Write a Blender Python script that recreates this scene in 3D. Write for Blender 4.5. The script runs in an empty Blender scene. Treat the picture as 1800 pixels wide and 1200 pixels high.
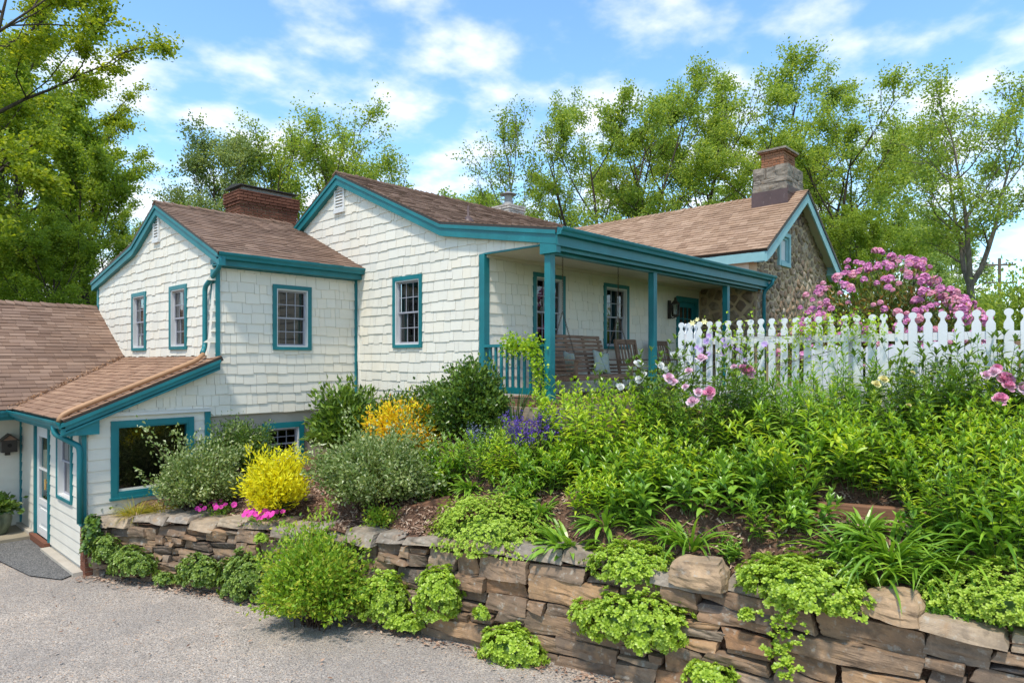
import bpy, math, random
import numpy as np
from mathutils import Vector, Matrix, noise as mnoise

random.seed(11)
rng = np.random.default_rng(11)
SC = bpy.context.scene
COL = SC.collection
R = math.radians
PI = math.pi

# ------------------------------------------------------------------ camera, sky, sun, exposure
CAM_H = 3.2
THETA = R(43.1)                       # X axis (along the front walls) lies this far right of the view axis
FPX = 1175.0                          # focal length in pixels of an 1800 px wide frame
cam_d = bpy.data.cameras.new("camera")
cam = bpy.data.objects.new("camera", cam_d)
COL.objects.link(cam)
cam.location = (0, 0, CAM_H)
cam.rotation_euler = (R(90), 0, THETA - R(90))
cam_d.sensor_width = 36.0
cam_d.lens = FPX / 1800 * 36
cam_d.shift_y = 34 / 1800
cam_d.clip_start = 0.05
cam_d.clip_end = 2000
SC.camera = cam

SUN_EL, SUN_AZ = R(64), R(204)        # azimuth: counter-clockwise angle of the sun from +X
world = bpy.data.worlds.new("World")
SC.world = world
world.use_nodes = True
wt = world.node_tree
wt.nodes.clear()
def wn(t, **kw):
    n = wt.nodes.new(t)
    for k, v in kw.items():
        setattr(n, k, v)
    return n
w_out = wn("ShaderNodeOutputWorld")
w_bg = wn("ShaderNodeBackground")
w_sky = wn("ShaderNodeTexSky", sky_type="NISHITA", sun_disc=False)
w_sky.sun_elevation = SUN_EL
w_sky.sun_rotation = R(90) - SUN_AZ
w_sky.air_density = 1.0
w_sky.dust_density = 0.15
w_sky.ozone_density = 2.2
w_bg.inputs["Strength"].default_value = 0.15
w_tc = wn("ShaderNodeTexCoord")
w_sep = wn("ShaderNodeSeparateXYZ")
wt.links.new(w_tc.outputs["Generated"], w_sep.inputs[0])
def wmath(op, a, b=None, c=None):
    n = wn("ShaderNodeMath", operation=op)
    for i, v in enumerate((a, b, c)):
        if v is None:
            continue
        if hasattr(v, "links"):
            wt.links.new(v, n.inputs[i])
        else:
            n.inputs[i].default_value = v
    return n.outputs[0]
zc = wmath("ADD", wmath("MAXIMUM", w_sep.outputs[2], 0.0), 0.16)
cx = wmath("DIVIDE", w_sep.outputs[0], zc)
cy = wmath("DIVIDE", w_sep.outputs[1], zc)
w_cmb = wn("ShaderNodeCombineXYZ")
wt.links.new(cx, w_cmb.inputs[0]); wt.links.new(cy, w_cmb.inputs[1])
w_cmb.inputs[2].default_value = 3.7
w_n1 = wn("ShaderNodeTexNoise"); w_n1.inputs["Scale"].default_value = 4.1
w_n1.inputs["Detail"].default_value = 7; w_n1.inputs["Roughness"].default_value = 0.52
w_n1.inputs["Distortion"].default_value = 0.0
w_map = wn("ShaderNodeMapping"); w_map.inputs["Location"].default_value = (0.35, 1.9, 0.0)
wt.links.new(w_cmb.outputs[0], w_map.inputs[0])
wt.links.new(w_map.outputs[0], w_n1.inputs["Vector"])
w_n2 = wn("ShaderNodeTexNoise"); w_n2.inputs["Scale"].default_value = 0.55
w_n2.inputs["Detail"].default_value = 2
wt.links.new(w_cmb.outputs[0], w_n2.inputs["Vector"])
cl = wmath("ADD", wmath("MULTIPLY", w_n1.outputs[0], 0.75), wmath("MULTIPLY", w_n2.outputs[0], 0.35))
low = wn("ShaderNodeMapRange"); low.inputs[1].default_value = 0.02; low.inputs[2].default_value = 0.62
low.inputs[3].default_value = 0.10; low.inputs[4].default_value = -0.015
wt.links.new(w_sep.outputs[2], low.inputs[0])
cl = wmath("ADD", cl, low.outputs[0])
w_rmp = wn("ShaderNodeValToRGB")
w_rmp.color_ramp.interpolation = "EASE"
w_rmp.color_ramp.elements[0].position = 0.515; w_rmp.color_ramp.elements[0].color = (0, 0, 0, 1)
w_rmp.color_ramp.elements[1].position = 0.74; w_rmp.color_ramp.elements[1].color = (1, 1, 1, 1)
wt.links.new(cl, w_rmp.inputs[0])
w_mix = wn("ShaderNodeMixRGB")
w_mix.inputs[2].default_value = (4.9, 5.0, 5.15, 1)
wt.links.new(wmath("MULTIPLY", w_rmp.outputs[0], 0.93), w_mix.inputs[0])
w_tint = wn("ShaderNodeMixRGB", blend_type="MULTIPLY"); w_tint.inputs[0].default_value = 1.0; w_tint.inputs[2].default_value = (0.93, 1.14, 1.16, 1)
wt.links.new(w_sky.outputs[0], w_tint.inputs[1])
wt.links.new(w_tint.outputs[0], w_mix.inputs[1])
wt.links.new(w_mix.outputs[0], w_bg.inputs["Color"])
wt.links.new(w_bg.outputs[0], w_out.inputs["Surface"])

sun_d = bpy.data.lights.new("sun", "SUN")
sun_d.energy = 2.5
sun_d.angle = R(6.0)
sun_d.color = (1.0, 0.94, 0.83)
sun = bpy.data.objects.new("sun", sun_d)
COL.objects.link(sun)
sdir = Vector((math.cos(SUN_EL) * math.cos(SUN_AZ), math.cos(SUN_EL) * math.sin(SUN_AZ), math.sin(SUN_EL)))
sun.rotation_euler = sdir.to_track_quat("Z", "Y").to_euler()
sun.location = (0, 0, 40)

SC.view_settings.view_transform = "Standard"
SC.view_settings.look = "None"
SC.view_settings.exposure = 0.82
SC.view_settings.gamma = 1.0
SC.view_settings.use_curve_mapping = False
SC.render.engine = "CYCLES"
SC.cycles.use_denoising = True
SC.cycles.max_bounces = 6
SC.cycles.diffuse_bounces = 3
SC.cycles.glossy_bounces = 3
SC.cycles.transmission_bounces = 4
SC.cycles.transparent_max_bounces = 8
SC.cycles.caustics_reflective = False
SC.cycles.caustics_refractive = False

# ------------------------------------------------------------------ helpers: coordinates
FW = np.array([math.cos(THETA), math.sin(THETA), 0.0])
RT = np.array([math.sin(THETA), -math.cos(THETA), 0.0])
CAMP = np.array([0, 0, CAM_H])
def ray(px, py):
    return FW + RT * ((px - 900) / FPX) + np.array([0, 0, (634 - py) / FPX])
def at_depth(px, py, d):
    return CAMP + ray(px, py) * d

# ------------------------------------------------------------------ helpers: meshes
def np_mesh(name, V, Fs, mats=(), mi=None, smooth=False):
    """V (n,3); Fs: list of index arrays (m,k)."""
    me = bpy.data.meshes.new(name)
    V = np.asarray(V, dtype=np.float32)
    me.vertices.add(len(V)); me.vertices.foreach_set("co", V.ravel())
    idx = np.concatenate([np.asarray(f, dtype=np.int32).ravel() for f in Fs])
    tot = np.concatenate([np.full(len(f), np.asarray(f).shape[1], dtype=np.int32) for f in Fs])
    st = np.concatenate([[0], np.cumsum(tot)[:-1]]).astype(np.int32)
    me.loops.add(len(idx)); me.loops.foreach_set("vertex_index", idx)
    me.polygons.add(len(tot)); me.polygons.foreach_set("loop_start", st)
    if mi is not None:
        me.polygons.foreach_set("material_index", np.asarray(mi, dtype=np.int32))
    me.polygons.foreach_set("use_smooth", np.full(len(tot), bool(smooth)))
    me.update(calc_edges=True)
    for m in mats:
        me.materials.append(m)
    return me

def link(name, data, parent=None, inv=None):
    o = bpy.data.objects.new(name, data)
    COL.objects.link(o)
    if parent is not None:
        o.parent = parent
        if inv is not None:
            o.matrix_parent_inverse = inv
    return o

def tag(o, label=None, cat=None, group=None, kind=None):
    if label: o["label"] = label
    if cat: o["category"] = cat
    if group: o["group"] = group
    if kind: o["kind"] = kind
    return o

def thing(name, loc, label, cat, group=None):
    o = bpy.data.objects.new(name, None)
    o.empty_display_size = 0.2
    COL.objects.link(o)
    o.location = loc
    return tag(o, label, cat, group)

def under(o, parent):
    """child whose vertices are in world coordinates"""
    o.parent = parent
    o.matrix_parent_inverse = Matrix.Translation(-Vector(parent.location))
    return o

def copy_tree(o, loc=None, rz=None, sc=None, label=None, parent=None):
    c = o.copy()
    COL.objects.link(c)
    if parent is not None:
        c.parent = parent
    if loc is not None: c.location = loc
    if rz is not None: c.rotation_euler = (0, 0, rz)
    if sc is not None: c.scale = (sc, sc, sc) if not hasattr(sc, "__len__") else sc
    if label: c["label"] = label
    for ch in list(KIDS.get(o.name, ())):
        cc = copy_tree(ch, parent=c)
        KIDS.setdefault(c.name, []).append(cc)
    return c
KIDS = {}
def kid(o, parent):
    o.parent = parent
    KIDS.setdefault(parent.name, []).append(o)
    return o

class MB:
    def __init__(s): s.v = []; s.f = []; s.m = []; s.cur = 0
    def quad(s, a, b, c, d):
        i = len(s.v); s.v += [tuple(a), tuple(b), tuple(c), tuple(d)]; s.f.append((i, i+1, i+2, i+3)); s.m.append(s.cur)
    def poly(s, pts):
        i = len(s.v); s.v += [tuple(p) for p in pts]; s.f.append(tuple(range(i, i + len(pts)))); s.m.append(s.cur)
    def hexa(s, p):
        """p: 8 corners, bottom 4 (ccw from above) then top 4"""
        i = len(s.v); s.v += [tuple(q) for q in p]
        for f in ((3, 2, 1, 0), (4, 5, 6, 7), (0, 1, 5, 4), (1, 2, 6, 5), (2, 3, 7, 6), (3, 0, 4, 7)):
            s.f.append(tuple(i + k for k in f)); s.m.append(s.cur)
    def box(s, x0, x1, y0, y1, z0, z1):
        s.hexa([(x0, y0, z0), (x1, y0, z0), (x1, y1, z0), (x0, y1, z0), (x0, y0, z1), (x1, y0, z1), (x1, y1, z1), (x0, y1, z1)])
    def bar(s, a, b, w, h, up=(0, 0, 1)):
        """box of width w, height h between points a and b"""
        a = Vector(a); b = Vector(b); d = (b - a).normalized()
        sd = d.cross(Vector(up))
        if sd.length < 1e-4: sd = d.cross(Vector((1, 0, 0)))
        sd.normalize(); u = sd.cross(d).normalized()
        sd *= w / 2; u *= h / 2
        s.hexa([a - sd - u, a + sd - u, b + sd - u, b - sd - u, a - sd + u, a + sd + u, b + sd + u, b - sd + u])
    def extrude(s, poly, vec):
        """planar polygon extruded by vec"""
        n = len(poly); i = len(s.v); vec = Vector(vec)
        s.v += [tuple(p) for p in poly] + [tuple(Vector(p) + vec) for p in poly]
        s.f.append(tuple(range(i, i + n))); s.m.append(s.cur)
        s.f.append(tuple(range(i + 2 * n - 1, i + n - 1, -1))); s.m.append(s.cur)
        for k in range(n):
            j = (k + 1) % n
            s.f.append((i + k, i + n + k, i + n + j, i + j)); s.m.append(s.cur)
    def tube(s, pts, r, seg=8, cap=True):
        pts = [Vector(p) for p in pts]
        rs = r if hasattr(r, "__len__") else [r] * len(pts)
        i0 = len(s.v); ref = None
        for k, p in enumerate(pts):
            d = (pts[min(k + 1, len(pts) - 1)] - pts[max(k - 1, 0)]).normalized()
            if ref is None:
                ref = Vector((0, 0, 1)) if abs(d.z) < 0.9 else Vector((1, 0, 0))
            u = d.cross(ref).normalized(); w = u.cross(d).normalized(); ref = w
            for j in range(seg):
                a = 2 * PI * j / seg
                s.v.append(tuple(p + (u * math.cos(a) + w * math.sin(a)) * rs[k]))
        for k in range(len(pts) - 1):
            for j in range(seg):
                a = i0 + k * seg + j; b = i0 + k * seg + (j + 1) % seg
                s.f.append((a, b, b + seg, a + seg)); s.m.append(s.cur)
        if cap:
            s.f.append(tuple(i0 + j for j in range(seg - 1, -1, -1))); s.m.append(s.cur)
            e = i0 + (len(pts) - 1) * seg
            s.f.append(tuple(e + j for j in range(seg))); s.m.append(s.cur)
    def lathe(s, prof, c=(0, 0, 0), seg=16):
        i0 = len(s.v)
        for r, z in prof:
            for j in range(seg):
                a = 2 * PI * j / seg
                s.v.append((c[0] + r * math.cos(a), c[1] + r * math.sin(a), c[2] + z))
        for k in range(len(prof) - 1):
            for j in range(seg):
                a = i0 + k * seg + j; b = i0 + k * seg + (j + 1) % seg
                s.f.append((a, b, b + seg, a + seg)); s.m.append(s.cur)
    def mesh(s, name, mats, smooth=False):
        if not isinstance(mats, (list, tuple)): mats = [mats]
        me = bpy.data.meshes.new(name)
        me.from_pydata(s.v, [], s.f)
        for m in mats: me.materials.append(m)
        if len(mats) > 1: me.polygons.foreach_set("material_index", s.m)
        if smooth: me.polygons.foreach_set("use_smooth", [True] * len(me.polygons))
        me.update()
        return me
    def obj(s, name, mats, parent=None, smooth=False, world=True):
        o = link(name, s.mesh(name, mats, smooth))
        if parent is not None:
            if world and parent.type == "EMPTY": under(o, parent)
            else: o.parent = parent
        return o

def one_box(name, mat, parent, *a):
    m = MB(); m.box(*a); return m.obj(name, mat, parent)

def rot_to(n):
    """(k,3) unit normals -> (k,3,3) matrices whose z column is n, with random spin"""
    n = n / np.linalg.norm(n, axis=1, keepdims=True)
    ref = np.where(np.abs(n[:, 2:3]) > 0.95, np.array([[1.0, 0, 0]]), np.array([[0, 0, 1.0]]))
    x = np.cross(ref, n); x /= np.linalg.norm(x, axis=1, keepdims=True)
    y = np.cross(n, x)
    a = rng.uniform(0, 2 * PI, len(n))[:, None]
    x2 = x * np.cos(a) + y * np.sin(a); y2 = -x * np.sin(a) + y * np.cos(a)
    return np.stack([x2, y2, n], axis=2)

def bake(bv, bf_list, M, pos, sc):
    """bake many copies of a small mesh: bv (m,3), M (k,3,3), pos (k,3), sc (k,) or (k,3)"""
    sc = np.asarray(sc)
    if sc.ndim == 1: sc = sc[:, None]
    V = np.einsum("kij,kmj->kmi", M, bv[None] * sc[:, None, :]) + pos[:, None]
    k, m = V.shape[:2]
    off = (np.arange(k) * m)[:, None, None]
    Fs = [(np.asarray(f)[None] + off).reshape(-1, np.asarray(f).shape[1]) for f in bf_list]
    return V.reshape(-1, 3), Fs

def merge(parts):
    """[(V, Fs)] -> one"""
    Vs = []; Fq = {}; o = 0
    for V, Fs in parts:
        Vs.append(V)
        for f in Fs:
            Fq.setdefault(f.shape[1], []).append(f + o)
        o += len(V)
    return np.concatenate(Vs), [np.concatenate(Fq[k]) for k in Fq]

PROF = {
    "lance": [.12, .75, 1.0, .7, 0.0],
    "ovate": [.25, 1.0, .95, .55, 0.0],
    "strap": [.75, 1.0, 1.0, .8, .5, 0.0],
    "spoon": [.25, .6, 1.0, .85, .15],
    "petal": [.35, .8, 1.0, .75],
    "grass": [.9, 1.0, .7, 0.05],
}
def leaves(base, az, e0, bend, L, W, prof="lance", fold=0.18, roll=0.0):
    base = np.asarray(base, float); n = len(base)
    f = lambda a: np.broadcast_to(np.asarray(a, float), (n,)).copy()
    az, e0, bend, L, W, roll = map(f, (az, e0, bend, L, W, roll))
    pr = np.array(PROF[prof]); k = len(pr)
    t = np.linspace(0, 1, k)
    e = e0[:, None] - bend[:, None] * t[None]
    em = (e[:, 1:] + e[:, :-1]) / 2
    st = (L / (k - 1))[:, None]
    h = np.concatenate([np.zeros((n, 1)), np.cumsum(np.cos(em) * st, 1)], 1)
    z = np.concatenate([np.zeros((n, 1)), np.cumsum(np.sin(em) * st, 1)], 1)
    ca, sa = np.cos(az)[:, None], np.sin(az)[:, None]
    C = np.stack([h * ca, h * sa, z], 2) + base[:, None]
    S = np.stack([-sa * np.cos(roll)[:, None] * np.ones_like(e), ca * np.cos(roll)[:, None] * np.ones_like(e), np.sin(roll)[:, None] * np.ones_like(e)], 2)
    N = np.stack([-np.sin(e) * ca, -np.sin(e) * sa, np.cos(e)], 2)
    w = (W[:, None] * pr[None])[:, :, None] / 2
    Lf = C + S * w + N * w * fold * 2
    Rg = C - S * w + N * w * fold * 2
    V = np.stack([Lf, C, Rg], 2).reshape(n, k * 3, 3)
    F = []
    for i in range(k - 1):
        a = i * 3
        F += [(a, a + 1, a + 4, a + 3), (a + 1, a + 2, a + 5, a + 4)]
    F = np.array(F)
    off = (np.arange(n) * k * 3)[:, None, None]
    return V.reshape(-1, 3), [(F[None] + off).reshape(-1, 4)]

def diamonds(P, D, L, W, fold=0.25):
    """small two-triangle leaves: P base, D direction (n,3)"""
    n = len(P)
    rnd = rng.normal(size=(n, 3))
    S = np.cross(D, rnd); S /= np.linalg.norm(S, axis=1, keepdims=True) + 1e-9
    N = np.cross(S, D)
    L = np.broadcast_to(L, (n,))[:, None]; W = np.broadcast_to(W, (n,))[:, None]
    mid = P + D * L * 0.45 + N * W * fold
    V = np.stack([P, mid + S * W / 2, P + D * L, mid - S * W / 2], 1)
    F = np.arange(n * 4).reshape(n, 4)
    F = np.concatenate([F[:, [0, 1, 2]], F[:, [0, 2, 3]]])
    return V.reshape(-1, 3), [F]

def tubes_np(paths, seg=4):
    """paths: list of (pts (k,3), radii (k,)) -> V, Fs"""
    Vs = []; Fs = []; o = 0
    ang = np.arange(seg) * 2 * PI / seg
    for P, r in paths:
        P = np.asarray(P, float); k = len(P)
        d = np.gradient(P, axis=0); d /= np.linalg.norm(d, axis=1, keepdims=True) + 1e-9
        ref = np.array([0.31, 0.17, 0.93]) if abs(d[0, 2]) < 0.85 else np.array([0.93, 0.2, 0.1])
        u = np.cross(d, ref); u /= np.linalg.norm(u, axis=1, keepdims=True) + 1e-9
        w = np.cross(u, d)
        V = P[:, None] + (u[:, None] * np.cos(ang)[None, :, None] + w[:, None] * np.sin(ang)[None, :, None]) * np.asarray(r)[:, None, None]
        Vs.append(V.reshape(-1, 3))
        a = (np.arange(k - 1)[:, None] * seg + np.arange(seg)[None]).ravel()
        b = (np.arange(k - 1)[:, None] * seg + (np.arange(seg)[None] + 1) % seg).ravel()
        Fs.append(np.stack([a, b, b + seg, a + seg], 1) + o)
        o += k * seg
    return np.concatenate(Vs), [np.concatenate(Fs)]
# ------------------------------------------------------------------ materials
class NT:
    def __init__(s, name):
        s.m = bpy.data.materials.new(name); s.m.use_nodes = True
        s.t = s.m.node_tree; s.t.nodes.clear()
        s.out = s.t.nodes.new("ShaderNodeOutputMaterial")
    def n(s, t, ins=None, **kw):
        n = s.t.nodes.new(t)
        for k, v in kw.items(): setattr(n, k, v)
        for k, v in (ins or {}).items():
            if hasattr(v, "links"): s.t.links.new(v, n.inputs[k])
            else: n.inputs[k].default_value = v
        return n
    def ramp(s, fac, stops, interp="LINEAR"):
        n = s.n("ShaderNodeValToRGB"); r = n.color_ramp; r.interpolation = interp
        while len(r.elements) < len(stops): r.elements.new(0.5)
        for e, (p, c) in zip(r.elements, stops):
            e.position = p; e.color = (*c, 1) if len(c) == 3 else c
        s.t.links.new(fac, n.inputs[0]); return n.outputs[0]
    def noise(s, vec, scale, detail=4, rough=0.5, out=0, dist=0.0):
        n = s.n("ShaderNodeTexNoise", {"Scale": scale, "Detail": detail, "Roughness": rough, "Distortion": dist})
        if vec is not None: s.t.links.new(vec, n.inputs["Vector"])
        return n.outputs[out]
    def mix(s, f, a, b, mode="MIX"):
        n = s.n("ShaderNodeMixRGB", blend_type=mode)
        for i, v in enumerate((f, a, b)):
            if hasattr(v, "links"): s.t.links.new(v, n.inputs[i])
            else: n.inputs[i].default_value = v if i == 0 else (*v, 1)
        return n.outputs[0]
    def math(s, op, a, b=0.0):
        n = s.n("ShaderNodeMath", operation=op)
        for i, v in enumerate((a, b)):
            if hasattr(v, "links"): s.t.links.new(v, n.inputs[i])
            else: n.inputs[i].default_value = v
        return n.outputs[0]
    def coord(s, which="Object", scale=None):
        o = s.n("ShaderNodeTexCoord").outputs[which]
        if scale is not None:
            mp = s.n("ShaderNodeMapping", {"Scale": scale}); s.t.links.new(o, mp.inputs[0]); o = mp.outputs[0]
        return o
    def world_pos(s, scale=None):
        o = s.n("ShaderNodeNewGeometry").outputs["Position"]
        if scale is not None:
            mp = s.n("ShaderNodeMapping", {"Scale": scale}); s.t.links.new(o, mp.inputs[0]); o = mp.outputs[0]
        return o
    def bump(s, h, strength=0.3, dist=0.01, normal=None):
        n = s.n("ShaderNodeBump", {"Strength": strength, "Distance": dist, "Height": h})
        if normal is not None: s.t.links.new(normal, n.inputs["Normal"])
        return n.outputs[0]
    def pbr(s, col, rough=0.6, normal=None, spec=0.4, metal=0.0):
        p = s.n("ShaderNodeBsdfPrincipled", {"Metallic": metal, "Specular IOR Level": spec})
        for k, v in (("Base Color", col), ("Roughness", rough), ("Normal", normal)):
            if v is None: continue
            if hasattr(v, "links"): s.t.links.new(v, p.inputs[k])
            else: p.inputs[k].default_value = (*v, 1) if k == "Base Color" else v
        return p
    def done(s, sh):
        s.t.links.new(sh.outputs[0] if hasattr(sh, "outputs") else sh, s.out.inputs[0]); return s.m

def paint(name, col, rough=0.45, var=0.10, wear=None):
    t = NT(name); p = t.world_pos()
    n1 = t.noise(p, 2.3, 5, 0.6); n2 = t.noise(p, 45, 3)
    dark = tuple(c * (1 - var * 2.2) for c in col)
    c = t.mix(t.ramp(n1, [(0.35, (0, 0, 0)), (0.75, (1, 1, 1))]), dark, col)
    c = t.mix(t.math("MULTIPLY", n2, 0.25), c, tuple(x * 0.8 for x in col))
    if wear:
        w = t.ramp(t.noise(t.world_pos((1, 1, 0.4)), 9, 6, 0.7), [(0.62, (0, 0, 0)), (0.7, (1, 1, 1))])
        c = t.mix(t.math("MULTIPLY", w, 0.5), c, wear)
    return t.done(t.pbr(c, rough, t.bump(n2, 0.15, 0.004)))

def shingle_paint(name, col):
    t = NT(name)
    rnd = t.math("FRACT", t.math("ADD", t.n("ShaderNodeObjectInfo").outputs["Random"], t.n("ShaderNodeNewGeometry").outputs["Random Per Island"]))
    g = t.noise(t.world_pos((30, 30, 2.2)), 3.0, 4, 0.6)
    st = t.noise(t.world_pos((1, 1, 0.6)), 1.3, 5, 0.65)
    c = t.ramp(rnd, [(0.0, tuple(x * 0.93 for x in col)), (0.5, col), (1.0, (col[0] * 1.02, col[1] * 0.985, col[2] * 0.94))])
    c = t.mix(t.ramp(st, [(0.5, (0, 0, 0)), (0.85, (0.5, 0.5, 0.5))]), c, tuple(x * f for x, f in zip(col, (0.72, 0.68, 0.58))))
    return t.done(t.pbr(c, 0.55, t.bump(g, 0.35, 0.006)))

def roof_mat(name, cols):
    t = NT(name); rnd = t.n("ShaderNodeNewGeometry").outputs["Random Per Island"]
    k = len(cols)
    c = t.ramp(rnd, [(i / (k - 1), x) for i, x in enumerate(cols)])
    gr = t.noise(t.world_pos(), 160, 2, 0.7)
    c = t.mix(t.math("MULTIPLY", gr, 0.55), c, tuple(x * 0.35 for x in cols[0]))
    st = t.noise(t.world_pos((1, 1, 1)), 0.9, 5, 0.6)
    c = t.mix(t.ramp(st, [(0.45, (0, 0, 0)), (0.75, (0.5, 0.5, 0.5))]), c, tuple(x * 0.55 for x in cols[0]))
    return t.done(t.pbr(c, 0.9, t.bump(gr, 0.5, 0.004), spec=0.2))

def leaf_mat(name, stops, trans=0.38, rough=0.42, spec=0.35, yel=(1.3, 1.2, 0.55)):
    """stops: colours across random leaves"""
    t = NT(name)
    geo = t.n("ShaderNodeNewGeometry")
    g_ = 1.0 if "petal" in name or "floret" in name else (1.95 if any(q in name for q in ("perennial", "strap", "broad", "tree_leaf", "distant", "spirea", "rose", "fine")) else 1.6)
    stops = [tuple(min(x * g_, .85) for x in c_) for c_ in stops]
    k = len(stops)
    c = t.ramp(geo.outputs["Random Per Island"], [(i / max(k - 1, 1), x) for i, x in enumerate(stops)])
    cl = t.noise(t.coord("Object"), 2.2, 3)
    c = t.mix(t.ramp(cl, [(0.4, (0, 0, 0)), (0.7, (0.45, 0.45, 0.45))]), c, stops[0])
    p = t.pbr(c, rough, None, spec)
    tc = t.mix(1.0, c, yel, "MULTIPLY")
    tr = t.n("ShaderNodeBsdfTranslucent", {"Color": tc})
    mx = t.n("ShaderNodeMixShader", {0: trans})
    t.t.links.new(p.outputs[0], mx.inputs[1]); t.t.links.new(tr.outputs[0], mx.inputs[2])
    return t.done(mx)

def stone_mat(name, stops, rand="Object", scale=1.0, dark=0.5, streak=(5, 5, 8), bump=0.5):
    t = NT(name)
    if rand == "Object": rnd = t.n("ShaderNodeObjectInfo").outputs["Random"]
    else: rnd = t.n("ShaderNodeNewGeometry").outputs["Random Per Island"]
    k = len(stops)
    c = t.ramp(rnd, [(i / (k - 1), x) for i, x in enumerate(stops)])
    p = t.world_pos()
    off = t.n("ShaderNodeVectorMath", {0: p, 1: t.n("ShaderNodeCombineXYZ", {0: t.math("MULTIPLY", rnd, 37.0), 1: t.math("MULTIPLY", rnd, 91.0)}).outputs[0]}, operation="ADD").outputs[0]
    big = t.noise(off, 3.2 * scale, 6, 0.62)
    c = t.mix(t.ramp(big, [(0.36, (0, 0, 0)), (0.6, (1, 1, 1))]), t.mix(0.55, c, (0.085, 0.07, 0.058)), c)
    och = t.noise(off, 5.5 * scale, 5, 0.6, dist=0.6)
    c = t.mix(t.ramp(och, [(0.56, (0, 0, 0)), (0.72, (0.6, 0.6, 0.6))]), c, (0.36, 0.215, 0.105))
    lich = t.noise(off, 14 * scale, 4, 0.65)
    c = t.mix(t.ramp(lich, [(0.57, (0, 0, 0)), (0.68, (0.6, 0.6, 0.6))]), c, (0.44, 0.41, 0.35))
    mp = t.n("ShaderNodeMapping", {"Scale": streak, "Rotation": (0.15, 0.1, 0.0)}); t.t.links.new(off, mp.inputs[0])
    lay = t.noise(mp.outputs[0], 1.0 * scale, 5, 0.65, dist=0.4)
    c = t.mix(t.ramp(lay, [(0.34, (0.5, 0.5, 0.5)), (0.48, (0, 0, 0))]), c, (0.09, 0.065, 0.048))
    fine = t.noise(off, 70 * scale, 4, 0.7)
    c = t.mix(t.math("MULTIPLY", fine, dark), c, (0.05, 0.045, 0.04))
    b1 = t.bump(lay, bump, 0.03); b2 = t.bump(fine, bump * 0.6, 0.006, b1); b3 = t.bump(big, bump * 0.5, 0.04, b2)
    return t.done(t.pbr(c, 0.85, b3, spec=0.25))

M = {}
CREAM = (0.74, 0.695, 0.60)
M["cream"] = shingle_paint("cream_shingle_paint", CREAM)
M["cream_board"] = paint("cream_board_paint", CREAM, 0.5, 0.05)
M["soffit"] = paint("porch_ceiling_paint", (0.72, 0.64, 0.53), 0.6, 0.05)
M["teal"] = paint("teal_paint", (0.012, 0.20, 0.225), 0.42, 0.14, wear=(0.035, 0.26, 0.28))
M["teal_pale"] = paint("pale_blue_paint", (0.30, 0.54, 0.56), 0.5, 0.10, wear=(0.55, 0.66, 0.66))
M["white"] = paint("white_paint", (0.72, 0.71, 0.69), 0.45, 0.05)
M["white_fence"] = paint("white_fence_paint", (0.74, 0.745, 0.76), 0.5, 0.05, wear=(0.55, 0.54, 0.5))
M["vinyl"] = paint("grey_vinyl", (0.34, 0.34, 0.38), 0.4, 0.04)
M["roof"] = roof_mat("brown_asphalt_shingle", [(0.195, 0.12, 0.085), (0.285, 0.18, 0.125), (0.22, 0.142, 0.104), (0.345, 0.228, 0.165), (0.245, 0.157, 0.115)])
M["roof_tan"] = roof_mat("tan_asphalt_shingle", [(0.30, 0.185, 0.12), (0.44, 0.285, 0.185), (0.37, 0.235, 0.155), (0.51, 0.345, 0.235), (0.405, 0.255, 0.17)])
M["roof_warm"] = roof_mat("warm_brown_asphalt_shingle", [(0.27, 0.155, 0.10), (0.40, 0.24, 0.155), (0.32, 0.19, 0.125), (0.46, 0.285, 0.185), (0.36, 0.21, 0.14)])
M["dark"] = paint("dark_interior", (0.020, 0.017, 0.015), 0.9, 0.1)  # near-black: the darkness of unlit rooms and hollows is put into the colour
M["curtain"] = paint("grey_curtain_cloth", (0.30, 0.28, 0.22), 0.9, 0.1)
M["concrete"] = paint("foundation_concrete", (0.52, 0.46, 0.38), 0.9, 0.12)
M["pad"] = paint("tan_concrete_pad", (0.36, 0.30, 0.21), 0.9, 0.15)
M["copper"] = paint("tan_pipe_paint", (0.46, 0.25, 0.125), 0.5, 0.1)
M["metal_dark"] = paint("dark_bronze_metal", (0.045, 0.035, 0.028), 0.45, 0.15)
M["flash"] = paint("brown_lead_flashing", (0.125, 0.075, 0.07), 0.45, 0.2, wear=(0.25, 0.2, 0.19))
M["galv"] = paint("galvanised_metal", (0.35, 0.34, 0.33), 0.35, 0.15)
M["chain"] = paint("rusty_chain", (0.12, 0.075, 0.045), 0.6, 0.2)
M["brass"] = paint("brass", (0.6, 0.36, 0.1), 0.3, 0.1)
t = NT("weathered_brown_wood"); rn = t.n("ShaderNodeObjectInfo").outputs["Random"]
g = t.noise(t.coord("Object", (3, 40, 40)), 1.2, 5, 0.6)
c = t.ramp(g, [(0.3, (0.10, 0.055, 0.033)), (0.55, (0.28, 0.17, 0.11)), (0.75, (0.42, 0.28, 0.20))])
c = t.mix(t.math("MULTIPLY", rn, 0.35), c, (0.07, 0.045, 0.035))
M["wood"] = t.done(t.pbr(c, 0.75, t.bump(g, 0.4, 0.004), spec=0.25))
t = NT("garden_timber"); g = t.noise(t.coord("Object", (2, 26, 26)), 1.5, 5, 0.65)
c = t.ramp(g, [(0.3, (0.11, 0.05, 0.028)), (0.7, (0.30, 0.15, 0.085))])
M["timber"] = t.done(t.pbr(c, 0.85, t.bump(g, 0.5, 0.006)))
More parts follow.
